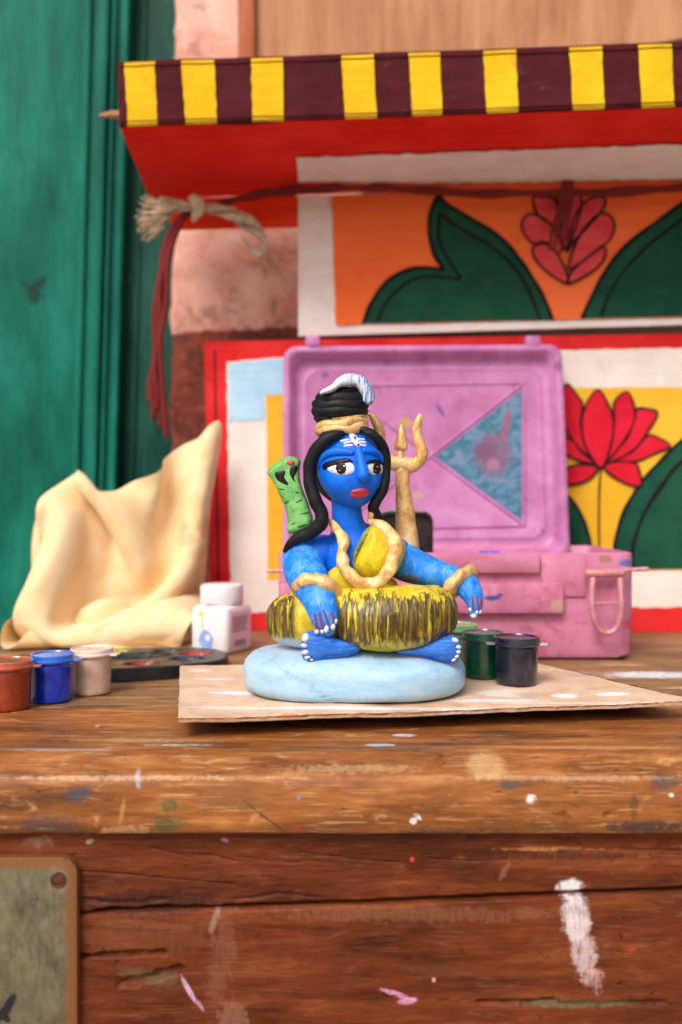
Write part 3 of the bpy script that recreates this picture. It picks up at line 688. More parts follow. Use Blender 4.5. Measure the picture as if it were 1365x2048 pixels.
for k in range(30):
    t_ = k/29; x, y = 290-12*math.sin(t_*3.1)+random.uniform(-9, 8), 392+t_*92
    x0_, y0_ = 322+random.uniform(-6, 10), 408+t_*46
    obj('loose_thread', ragtube([(x0_, y0_, .882, 2.2), ((x+x0_)/2+random.uniform(-5, 5), (y+y0_)/2+random.uniform(-6, 6), .881+random.uniform(-.003, .003), 1.8), (x, y, .882+random.uniform(-.005, .005), .9)], 5, 1), M_rag, rag)

# ------------------------------------------------------------------ painted panel leaning at the back of the table
QA, QB, QC, QD = P(424, YH+H*F/.902, .902), P(1540, YH+H*F/.884, .884), P(1540, 664, .893), P(408, 683, .914)
QA.z = QB.z = .0005
QC = onplane(1540, 664, plane_of(QA, QB, QD))
pan = thing('lotus_painting', 'red bordered board painted with a crimson lotus on yellow, standing behind the pink case', 'painting', (QA+QB)/2)
M_bred = canvas('panel_red_paint', (200, 32, 36), (222, 52, 52), 24, smudge=(160, 36, 60))
M_bwh = canvas('panel_white_paint', (222, 208, 200), (232, 222, 214), 30, smudge=(206, 188, 180))
obj('board', slab(QA, QB, QC, QD, .010, 30, 16), M_bred, pan)
plQ = plane_of(QA, QB, QD)
def ql(name, poly, off, mat, **k): return obj(name, layer(poly, plQ, off, **k), mat, pan)
ql('white_border', [(453, 724), (560, 714), (1140, 700), (1540, 692), (1540, 1213), (1140, 1216), (600, 1222), (462, 1226)], .0004, M_bwh, wob=3)
ql('yellow_field', [(533, 790), (1140, 776), (1540, 772), (1540, 1140), (1140, 1142), (536, 1160)], .0008, M_mus, wob=2)
ql('blue_smear', [(456, 727), (575, 716), (575, 788), (530, 790), (530, 838), (458, 846)], .0010, M_sky, wob=8)
ql('pencil_line', [(428, 700), (431, 700), (440, 1240), (437, 1240)], .0005, M_ink)
B = lambda x, y: (780+x/2.333, 640+y/2.333)
leaf = [B(*p) for p in ((1800, 400), (1500, 470), (1365, 560), (1280, 640), (1180, 750), (1100, 880), (1060, 1000), (1048, 1090), (1060, 1164))]
ql('painted_leaf', opencurve(leaf)+[B(1800, 1160)], .0012, M_leaf)
obj('painted_outline', stroke(leaf, 8, plQ, .0016), M_ink, pan)
obj('painted_outline', stroke([B(*p) for p in ((1600, 500), (1365, 660), (1280, 760), (1200, 880), (1150, 1000), (1130, 1100), (1135, 1164))], 10, plQ, .0016), M_ink, pan)
ll = [B(*p) for p in ((830, 820), (860, 850), (900, 920), (930, 1010), (942, 1090), (945, 1164))]
ql('painted_leaf', opencurve(ll)+[B(780, 1164)], .0012, M_leaf)
obj('painted_outline', stroke(ll, 7, plQ, .0016), M_ink, pan)
obj('painted_stem', stroke([B(985, 690), B(978, 800), B(976, 950), B(980, 1166)], 5, plQ, .0013), M_ink, pan)
lot = [((1310, 590), (1260, 552), (1205, 540), (1130, 615), (1020, 668), (1150, 660), (1240, 622)), ((1250, 435), (1200, 415), (1145, 425), (1110, 545), (1005, 668), (1130, 612), (1205, 520)), ((1105, 335), (1048, 385), (1045, 500), (995, 672), (1085, 575), (1140, 470), (1138, 390)),
       ((820, 300), (880, 360), (900, 400), (893, 500), (940, 640), (860, 570), (800, 450)), ((780, 540), (850, 560), (900, 620), (965, 672), (880, 655), (800, 610)), ((1000, 690), (1050, 662), (1140, 667), (1165, 705), (1170, 775), (1080, 752)), ((970, 690), (900, 675), (830, 690), (800, 760), (855, 768), (925, 745)),
       ((970, 325), (912, 405), (895, 500), (918, 600), (985, 690), (1030, 590), (1043, 480), (1022, 400))]
for k, pt_ in enumerate(lot):
    q = [B(*p) for p in pt_]
    ql('lotus_petal', q, .0018+.0002*k, M_lotus, smooth=4, step=9)
    obj('painted_outline', stroke(q, 5.5, plQ, .0019+.0002*k, True), M_ink, pan)

# ------------------------------------------------------------------ pink plastic case
KL = P(910, YH+H*F/.79, .79); KL.z = 0
case = thing('pink_case', 'open pink plastic paint case stained with colours, lid raised, behind the blue figurine', 'case', KL)
n = N('pink_case_plastic')
f = n.noise(30, 5, .6, .5); f2 = n.noise(150, 5, .7, .6)
c = n.ramp(f, [(.32, (188, 104, 136)), (.5, (200, 120, 152)), (.68, (208, 136, 166))])
c = n.mix(n.math('MULTIPLY', n.step(n.noise(46, 5, .7, .8, vec=n.map(loc=(2, 3, 4))), .52, .66), .6), c, (186, 76, 100))
c = n.mix(n.math('MULTIPLY', n.step(f2, .63, .70), .6), c, (226, 186, 200))
c = n.mix(n.math('MULTIPLY', n.step(n.noise(150, 5, .75, vec=n.map(loc=(7, 3, 4))), .64, .70), .6), c, (116, 60, 84))
def kb(px, py, d, rx, rz_, col, amt=.9, ang=0, dst=.4):
    global c
    c = n.mix(n.math('MULTIPLY', n.blob(P(px, py, d)-KL, (rx*d/F, .02, rz_*d/F), ang, .25, dst, 350), amt), c, col)
kb(985, 1196, .728, 16, 5, (24, 64, 150)); kb(1000, 1190, .728, 6, 3, (24, 64, 150)); kb(1115, 1212, .728, 14, 12, (196, 164, 140), .8); kb(1255, 1126, .733, 16, 7, (60, 100, 180), .8); kb(1212, 1118, .733, 14, 8, (160, 110, 80), .8); kb(1255, 1316, .735, 16, 5, (44, 22, 34), .9); kb(1258, 1250, .735, 12, 10, (200, 60, 84), .7); kb(1055, 1260, .733, 14, 8, (150, 84, 120), .5); kb(700, 1260, .733, 60, 20, (206, 96, 130), .5)
c_case = c
M_case = n.out(c, n.step(f2, .3, .7, .36, .56), n.math('ADD', f2, n.noise(700, 3, .6)), .2, .0006, .45)
n = N('lilac_lid_plastic')
f = n.noise(26, 5, .6, .5); f2 = n.noise(130, 5, .7, .6)
c = n.ramp(f, [(.32, (166, 94, 146)), (.5, (182, 112, 164)), (.68, (192, 130, 178))])
c = n.mix(n.math('MULTIPLY', n.step(n.noise(60, 5, .7, .8, vec=n.map(loc=(2, 3, 4))), .54, .68), .5), c, (146, 70, 122))
c = n.mix(n.math('MULTIPLY', n.step(f2, .66, .72), .5), c, (224, 180, 216))
kb(812, 845, .87, 14, 10, (190, 152, 90), .8); kb(835, 990, .87, 12, 8, (180, 150, 110), .7); kb(650, 748, .87, 8, 5, (96, 60, 130), .7); kb(882, 820, .87, 4, 16, (90, 60, 140), .8, .5); kb(1120, 730, .86, 8, 12, (80, 50, 110), .6); kb(1020, 722, .87, 4, 4, (190, 90, 70), .8); kb(1080, 1060, .87, 5, 4, (90, 70, 150), .7); kb(640, 690, .86, 30, 4, (90, 60, 110), .7); kb(1140, 1050, .86, 5, 60, (226, 120, 120), .6)
M_lid = n.out(c, n.step(f2, .3, .7, .38, .58), n.math('ADD', f2, n.noise(700, 3, .6)), .2, .0006, .45)
# base tray
xl, xr = (557-CX)/F*.735, (1271-CX)/F*.735
y0b, y1b, zt = .735, .856, H-(1106-YH)/F*.735
def kl(dx, z, r): return [Vector((x, y, z)) for x, y in rrect(xl+dx, xr-dx, y0b+dx, y1b-dx, max(r-dx, .002), 6)]
obj('tray', loft([kl(.006, .0006, .012), kl(.002, .002, .012), kl(.0004, .0055, .012), kl(0, .02, .012), kl(-.0006, zt-.004, .012), kl(-.0002, zt-.0008, .012), kl(.0008, zt, .012), kl(.0026, zt, .012), kl(.0034, zt-.001, .012), kl(.0036, .004, .012)]), M_case, case)
def kbox(px0, px1, py0, py1, d, th, bev, name, mat=M_case, parent=None):
    a, b = P(px0, py1, d), P(px1, py0, d)
    return obj(name, box(((a.x+b.x)/2, d+th/2, (a.z+b.z)/2), (b.x-a.x, th, b.z-a.z), bev), mat, parent or case)
kbox(570, 1081, 1109, 1147, .7285, .010, .0018, 'upper_rib')
kbox(1083, 1173, 1112, 1194, .7325, .006, .0012, 'latch_plate')
kbox(560, 1129, 1167, 1228, .7275, .011, .0020, 'front_rib')
M_pin = paint('pink_stained_metal', (214, 160, 166), (190, 120, 118), 300, .4, .3, Metallic=.2)
M_clasp = paint('clasp_paint', (206, 140, 152), (186, 122, 116), 160, .42, .4, Metallic=.15)
lp = cr([(1186, 1160, .722), (1184, 1200, .719), (1188, 1235, .719), (1200, 1260, .720), (1217, 1266, .721), (1234, 1256, .720), (1242, 1230, .719), (1243, 1200, .719), (1241, 1160, .722)], 6)
hd = obj('clasp_loop', tube([(P(*p), .0023) for p in lp], 12), M_clasp, case)
obj('cross_bar', tube([(P(1187, 1207, .7195), .0011), (P(1243, 1206, .7195), .0011)], 8), M_clasp, hd)
obj('hinge_barrel', tube([(P(1178, 1147, .7255), .0034), (P(1200, 1146, .7255), .0036), (P(1244, 1145, .7255), .0034)], 12), M_clasp, hd)
obj('hinge_pin', tube([(P(1244, 1140, .7265), .0015), (P(1294, 1138, .7265), .0017)], 10), M_pin, hd)
obj('side_pin', tube([(P(536, 1142, .7265), .0013), (P(575, 1142, .7265), .0013)], 10), M_pin, case)
# lid
LO, LX, LT = P(567, 1120, .842), P(1146, 1116, .842), P(566, 692, .868)
U = (LX-LO).normalized(); Vv = (LT-LO); Vv = (Vv-U*Vv.dot(U)); lh = Vv.length; Vv.normalize(); lw = (LX-LO).length-.002
Nn = U.cross(Vv).normalized()
if Nn.y > 0: Nn = -Nn
def LP(u, v, k): return LO+U*u+Vv*v+Nn*k
def ll_(ins, k, r): return [LP(x, y, k) for x, y in rrect(ins, lw-ins, ins, lh-ins, max(r, .002), 6)]
lid = obj('lid', loft([ll_(.004, -.022, .010), ll_(0, -.018, .012), ll_(-.0004, -.004, .012), ll_(.0002, -.0008, .012), ll_(.0014, 0, .011), ll_(.0045, 0, .010), ll_(.0062, -.0010, .010), ll_(.0095, -.010, .012), ll_(.0125, -.0126, .012), ll_(.018, -.0134, .014), ll_(.0195, -.0126, .014), ll_(.021, -.0134, .013)]), M_lid, case)
plL = (LP(0, 0, -.0134), Nn)
def ridge(p, q, r=.0011, name='ridge'): obj(name, tube([(onplane(*p, plL, .0004), r), (onplane(*q, plL, .0004), r)], 8), M_lid, lid)
C0, C1, C2, C3, CM = (672, 772), (1049, 766), (1050, 1052), (672, 1058), (861, 912)
for p, q in ((C0, C1), (C1, C2), (C3, C2), (C0, C3), (C1, CM), (C2, CM), (C0, CM), (C3, CM)): ridge(p, q)
n = N('smeared_teal_paint')
f = n.noise(70, 5, .65, 1.2, vec=n.map((1, 1, 1.6), rot=(0, .7, 0))); g = n.noise(260, 4, .7, .5)
c = n.ramp(n.math('ADD', n.math('MULTIPLY', f, .7), n.math('MULTIPLY', g, .3)), [(.34, (22, 78, 100)), (.46, (44, 110, 134)), (.55, (96, 128, 160)), (.66, (140, 104, 150))])
kb(985, 910, .87, 36, 44, (128, 78, 112), .8, 0, 1.0); kb(972, 900, .87, 22, 20, (104, 60, 96), .6, 0, .9); kb(985, 930, .87, 14, 12, (170, 112, 130), .6, 0, .8); kb(1014, 850, .87, 7, 36, (160, 70, 96), .75, -.25, .7)
M_teal = n.out(c, .5, g, .4, .0006, .4)
tri = [onplane(*p, plL, .0008) for p in ((1043, 780), (872, 912), (1044, 1040))]
obj('painted_triangle', loft([tri, [v-Nn*.0008 for v in tri]]), M_teal, lid)
tri = [onplane(*p, plL, .0006) for p in ((679, 786), (850, 912), (679, 1042))]
obj('painted_triangle', loft([tri, [v-Nn*.0006 for v in tri]]), M_lid, lid)
for px in (626, 1065):
    a = onplane(px, 688, (LP(0, 0, -.004), Nn))
    obj('catch', box(a+Vector((0, 0, .0015)), (.0135, .010, .011), .0018), M_lid, lid)
# dark tray and blue cap in the case
dt = thing('dark_tray', 'dark brown rounded plastic tray standing in the pink case behind the trident', 'tray', P(812, 1200, .775))
M_dark = paint('dark_brown_plastic', (34, 24, 26), (52, 36, 40), 90, .38, .2)
lq = rrect(756, 867, 1022, 1290, 22, 6)
def dq(s_, y): return [P(811+(x-811)*s_, 1150+(z-1150)*s_, y) for x, z in lq]
dt_o = obj('tray_body', loft([dq(.97, .790), dq(1, .787), dq(1, .779), dq(.985, .777), dq(.95, .777), dq(.93, .781)]), M_dark, dt)
obj('paint_smudge', tube([(P(770, 1023, .778), .0011), (P(800, 1021, .778), .0016), (P(845, 1024, .778), .0010)], 8), paint('dried_paint', (70, 110, 130), (150, 140, 90), 300, .5), dt)
bcap = obj('tube_cap', join(lathe(P(970, 1112, .80), [(.0062, -.02), (.0062, .001), (.0056, .003), (.003, .0042), (.001, .0044)], 24), tube([(P(985, 1108, .80), .003), (P(998, 1109, .80), .0026)], 8)), paint('blue_plastic_cap', (12, 70, 190), (24, 92, 214), 200, .35))
tag(bcap, 'bright blue tube cap peeking over the rim of the pink case', 'cap')

# ------------------------------------------------------------------ cardboard
ZC = .0112
def CB(px, py, z=ZC): d = (H-z)*F/(py-YH); return P(px, py, d)
KB = [CB(358, 1436), CB(1388, 1401), CB(1072, 1326), CB(361, 1331)]
n = N('corrugated_card')
f = n.noise(40, 5, .6, .6); f2 = n.noise(500, 4, .6, vec=n.map((.4, 1, 1)))
c = n.ramp(n.math('ADD', n.math('MULTIPLY', f, .6), n.math('MULTIPLY', f2, .35)), [(.3, (190, 152, 122)), (.5, (214, 182, 154)), (.68, (228, 204, 180))])
cc = (KB[0]+KB[1]+KB[2]+KB[3])/4; cc.z = .008
for px, py, rx, ry, col, am, ds in ((430, 1358, 40, .004, (206, 216, 230), .8, .5), (470, 1385, 50, .005, (214, 222, 234), .85, .6), (450, 1415, 80, .004, (226, 222, 220), .5, .6), (700, 1415, 190, .004, (222, 226, 234), .75, .6), (1225, 1388, 34, .004, (240, 242, 248), .95, .35), (1130, 1390, 26, .006, (236, 238, 244), .8, .5), (1000, 1400, 90, .004, (226, 230, 238), .7, .6), (960, 1418, 80, .003, (240, 240, 244), .7, .6), (1160, 1352, 30, .003, (160, 150, 210), .6, .5), (580, 1428, 16, .003, (214, 110, 60), .6, .4), (860, 1424, 60, .002, (206, 180, 120), .6, .5), (1150, 1405, 160, .003, (226, 214, 206), .6, .7), (400, 1340, 30, .006, (214, 206, 206), .6, .5), (1010, 1385, 60, .010, (230, 226, 226), .6, .6)):
    p = CB(px, py)-cc; c = n.mix(n.math('MULTIPLY', n.blob(p, (rx*.53/F, ry, .02), 0, .3, ds, 420), am), c, col)
edge = n.step(n.xyz()[2], .0030, .0024)
M_card = n.out(n.mix(n.math('MULTIPLY', n.step(n.xyz()[2], .0027, .0022), .7), c, (150, 104, 74)), .8, n.math('ADD', f2, f), .3, .0006, .2)
card = thing('cardboard_sheet', 'piece of corrugated cardboard smeared with white paint beneath the figurine', 'cardboard', cc)
def edgepts(z, ins=0, am=.0006):
    out = []
    for i in range(4):
        a, b = KB[i], KB[(i+1) % 4]; L = (b-a).length; k = int(L/.0012)
        nrm = Vector((-(b-a).y, (b-a).x, 0)).normalized()
        for j in range(k):
            p = a+(b-a)*j/k
            p = p+nrm*(am*noise.noise(p*420+Vector((0, 0, z*900)))+.0004*noise.noise(p*90)+ins)
            p.z = z+.0005*noise.noise(Vector((p.x*60, p.y*60, 1)))+.0012*noise.noise(Vector((p.x*14, p.y*14, 4)))
            out.append(p)
    return out
def sheet(z): # filled cap following the warp
    pts = edgepts(z)
    return pts
c_top, c_t2, c_m, c_b2, c_b = edgepts(ZC), edgepts(ZC-.0005, -.0002), edgepts(ZC-.0014, .0006, .0012), edgepts(ZC-.0024, 0), edgepts(ZC-.0028, 0)
V_, F_ = loft([c_b, c_b2, c_m, c_t2, c_top], False, False)
def capfill(pts, flip):
    vs, fs, D = fill([(p.x*1000, p.y*1000) for p in pts], 7)
    zz = sum(p.z for p in pts)/len(pts)
    out = [Vector((x/1000, y/1000, 0)) for x, y in vs]
    for i, p in enumerate(out): p.z = zz+.0005*noise.noise(Vector((p.x*60, p.y*60, 1)))+.0012*noise.noise(Vector((p.x*14, p.y*14, 4)))
    return out, fs
zt_ = ZC
def cap_at(pts, z):
    vs, fs = capfill(pts, False)
    for p in vs: p.z = z+.0005*noise.noise(Vector((p.x*60, p.y*60, 1)))+.0012*noise.noise(Vector((p.x*14, p.y*14, 4)))
    return vs, fs
obj('sheet', join((V_, F_), cap_at(c_top, ZC), cap_at(c_b, ZC-.0028)), M_card, card, angle=50)
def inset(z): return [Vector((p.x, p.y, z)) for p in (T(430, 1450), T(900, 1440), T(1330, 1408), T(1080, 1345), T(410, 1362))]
obj('shadow_slab', loft([inset(.0012), inset(ZC-.0044)]), paint('shadow_slab_black', (26, 22, 26), (36, 30, 34), 200, .7), card, smooth=False, label='added dark slab deepening the shadow under the cardboard')  # added slab, near-black so the shadow under the cardboard stays deep

# ------------------------------------------------------------------ paint pots, jar, palette
def potmat(name, a, b, rough=.22): return paint(name, a, b, 160, rough, .06, .0004, spec=.5, Coat_Weight=.6, Coat_Roughness=.12)
def pot(px, pyb, d, z0, rad, hgt, cols, label, tabs=(0,), lidcol=None, tabcol=None, clear=False):
    c0 = P(px, YH, d); c0.z = z0
    t = thing('paint_pot', label, 'paint pot', c0, 'small lidded paint pots')
    nm = cols[0]
    body = potmat(nm+'_pot_paint', cols[1], cols[2]); lm = potmat(nm+'_pot_lid', *(lidcol or (cols[1], cols[2])), rough=.28)
    hb = hgt-.0048
    obj('body', lathe(c0, [(rad*.80, .0002), (rad*.90, .0004), (rad*.935, .0012), (rad*.95, .003), (rad*.985, hb-.003), (rad*1.0, hb), (rad*.97, hb+.001)]), body, t)
    ld = obj('lid', lathe(c0, [(rad*1.02, hb-.0004), (rad*1.10, hb), (rad*1.13, hb+.0006), (rad*1.13, hb+.0016), (rad*1.07, hb+.0020), (rad*1.065, hb+.0042), (rad*1.02, hb+.0048), (rad*.95, hb+.0048), (rad*.92, hb+.0041), (rad*.3, hb+.0040)]), lm, t)
    for a in tabs:
        ca, sa = math.cos(math.radians(a)), math.sin(math.radians(a))
        R3 = Matrix.Rotation(math.radians(a), 3, 'Z')
        obj('lid_tab', box(c0+Vector((ca*rad*1.24, sa*rad*1.24, hb+.0008)), (rad*.42, rad*.55, .0013), .0005, 2, R3), potmat(nm+'_tab', *(tabcol or lidcol or (cols[1], cols[2])), rough=.3), ld)
    return t
RP = .0127
pot(20, 0, .565, 0.0002, RP, .0290, ('brick', (128, 42, 18), (146, 54, 26)), 'brick red paint pot at the left edge of the photo', (8,), ((168, 72, 46), (184, 88, 62)))
pot(105, 0, .5875, 0.0002, RP, .0290, ('blue', (8, 48, 170), (14, 66, 200)), 'bright blue paint pot between the red and cream pots', (0, 200), ((26, 92, 200), (40, 112, 214)))
pot(184, 0, .6105, 0.0002, RP, .0290, ('cream', (206, 168, 146), (216, 182, 160)), 'cream white paint pot beside the black palette', (-10,), ((222, 196, 182), (230, 210, 198)))
pot(1033, 0, .5830, ZC+.0004, .0134, .0288, ('navy', (14, 18, 34), (22, 26, 44)), 'black paint pot with clear tab, rightmost pot on the cardboard', (-20, 185), ((26, 28, 42), (40, 42, 58)), ((150, 150, 160), (180, 180, 186)))
pot(966, 0, .6030, ZC+.0004, RP, .0290, ('green', (4, 66, 44), (10, 84, 58)), 'dark green paint pot between the figurine and the black pot', (185,), ((20, 92, 66), (36, 110, 82)))
pot(915, 0, .6340, ZC+.0004, RP, .0300, ('pale_green', (120, 176, 110), (140, 192, 128)), 'pale green lidded paint pot mostly hidden behind the dark green one', (180,))
# white square jar
jx = P(444, YH+H*F/.785, .785); jx.z = 0
jar = thing('paint_jar', 'white square plastic paint jar with screw cap in front of the cream cloth', 'jar', jx)
M_jar = paint('white_jar_plastic', (226, 222, 224), (234, 230, 232), 90, .32, .1, specks=((120, 110, 110), 500, .70), spec=.5)
JR = Matrix.Rotation(math.radians(-30), 3, 'Z')
hw = .0186; jh = .0385
def jl(ins, z, r): return [jx+JR @ Vector((x, y, z)) for x, y in rrect(-hw+ins, hw-ins, -hw+ins, hw-ins, r, 5)]
jb = obj('jar_body', loft([jl(.003, .0003, .004), jl(.001, .0008, .005), jl(0, .003, .005), jl(0, jh-.006, .005), jl(.001, jh-.002, .0055), jl(.004, jh, .007), jl(.0055, jh+.0006, .008)]), M_jar, jar)
obj('cap', lathe(jx, [(.0152, jh+.0002), (.0172, jh+.0006), (.0176, jh+.002), (.0176, jh+.0135), (.0170, jh+.0155), (.0155, jh+.0162), (.004, jh+.0162)], 44), M_jar, jar)
# label faces: local -Y face turned by 30 deg looks left-front, +X... painted marks
def jface(face, u0, u1, z0_, z1_, off): # small decal on a side
    if face == 'L': cs = [Vector((u0, -hw-off, z0_)), Vector((u1, -hw-off, z0_)), Vector((u1, -hw-off, z1_)), Vector((u0, -hw-off, z1_))]
    else: cs = [Vector((hw+off, u0, z0_)), Vector((hw+off, u1, z0_)), Vector((hw+off, u1, z1_)), Vector((hw+off, u0, z1_))]
    return [jx+JR @ v for v in cs]
def quad(cs): return cs, [(0, 1, 2, 3)]
M_ink2 = paint('grey_print', (110, 96, 110), (130, 114, 128), 200, .5)
M_lab = paint('pink_label', (222, 196, 210), (228, 206, 216), 200, .45)
obj('label', quad(jface('R', -.0125, .0135, .004, .033, .0003)), M_lab, jb, smooth=False)
for k in range(6): obj('printed_line', quad(jface('R', -.011, .011-random.uniform(0, .005), .0285-.0022*k, .0293-.0022*k, .0006)), M_ink2, jb, smooth=False)
for k in range(9): obj('barcode_bar', quad(jface('R', -.008+.0017*k, -.008+.0017*k+(.0010 if k % 3 else .0006), .0055, .0105, .0006)), M_ink2, jb, smooth=False)
M_bluem = paint('pale_blue_print', (120, 150, 214), (150, 172, 224), 200, .45); M_yelm = paint('yellow_print', (232, 200, 70), (238, 214, 110), 200, .45)
def jdisc(face, cu, cz, ru, rz_, off, hole=0):
    pts = ell(cu, cz, ru, rz_, 20, 18)
    return [jx+JR @ (Vector((u*(1+.12*math.sin(5*i)), -hw-off, z)) if face == 'L' else Vector((hw+off, u, z))) for i, (u, z) in enumerate(pts)], [tuple(range(len(pts)))]
obj('printed_flower', jdisc('L', -.0015, .0105, .0068, .0085, .0004), M_bluem, jb, smooth=False)
obj('printed_flower_centre', jdisc('L', .0005, .0125, .0022, .0028, .0007), M_jar, jb, smooth=False)
obj('printed_dot', jdisc('L', -.0065, .0315, .0024, .0026, .0004), M_yelm, jb, smooth=False)
obj('printed_stem', quad(jface('L', -.0062, -.0048, .020, .028, .0004)), M_yelm, jb, smooth=False)
# black palette
pc = Vector((-.165, .690, 0)); pr_ = math.radians(14)
pal = thing('paint_palette', 'black oval plastic palette with round wells of dried paint behind the pots', 'palette', pc)
wells = [(.012, .004, .030, .014, None)]
for k in range(9):
    a = math.radians(40*k+8); wells.append((.060*math.cos(a), .0315*math.sin(a), .0125, .0085, k))
n = N('black_palette_plastic'); f = n.noise(120, 5, .65, .5); c = n.mix(n.step(f, .4, .7), (18, 18, 22), (34, 32, 38))
wc = [(196, 70, 50), (70, 60, 40), (196, 176, 60), (180, 190, 210), (60, 90, 60), (30, 30, 36), (150, 160, 60), (150, 40, 34), (40, 60, 90)]
R2 = Matrix.Rotation(pr_, 3, 'Z')
for x, y, rx, ry, k in wells[1:]:
    p = R2 @ Vector((x, y, .006)); c = n.mix(n.math('MULTIPLY', n.blob(p, (rx*.85, rx*.85, .02), 0, .35, .6, 260), .75), c, wc[k])
M_pal = n.out(c, n.step(f, .3, .7, .28, .5), f, .2, .0005, .5)
po = [(1000*x, 1000*y) for x, y in [(.083*math.copysign(abs(math.cos(a))**.8, math.cos(a)), .047*math.copysign(abs(math.sin(a))**.8, math.sin(a))) for a in np.linspace(0, 2*math.pi, 90)[:-1]]]
vs, fs, D = fill(po, 1.7); PT = .0095; V_ = []
for (x, y), dd in zip(vs, D):
    x, y = x/1000, y/1000; z_ = PT-.0008*max(0, 1-dd/1.5)
    for wx, wy, rx, ry, k in wells:
        q = math.hypot((x-wx)/rx, (y-wy)/ry)
        z_ = min(z_, PT-.0062*min(1, max(0, (1-q)*2.2))**.6) if q < 1 else z_+(.0006*max(0, 1-(q-1)/.18) if q < 1.18 else 0)
    V_.append(pc+R2 @ Vector((x, y, z_)))
bt = [i for i in range(len(po))]
nb = len(V_); V_ += [Vector((V_[i].x, V_[i].y, .0004)) for i in bt]
fs = fs+[(bt[i], bt[(i+1) % len(bt)], nb+(i+1) % len(bt), nb+i) for i in range(len(bt))]+[tuple(nb+i for i in range(len(bt)))]
obj('palette_body', (V_, fs), M_pal, pal, angle=60)

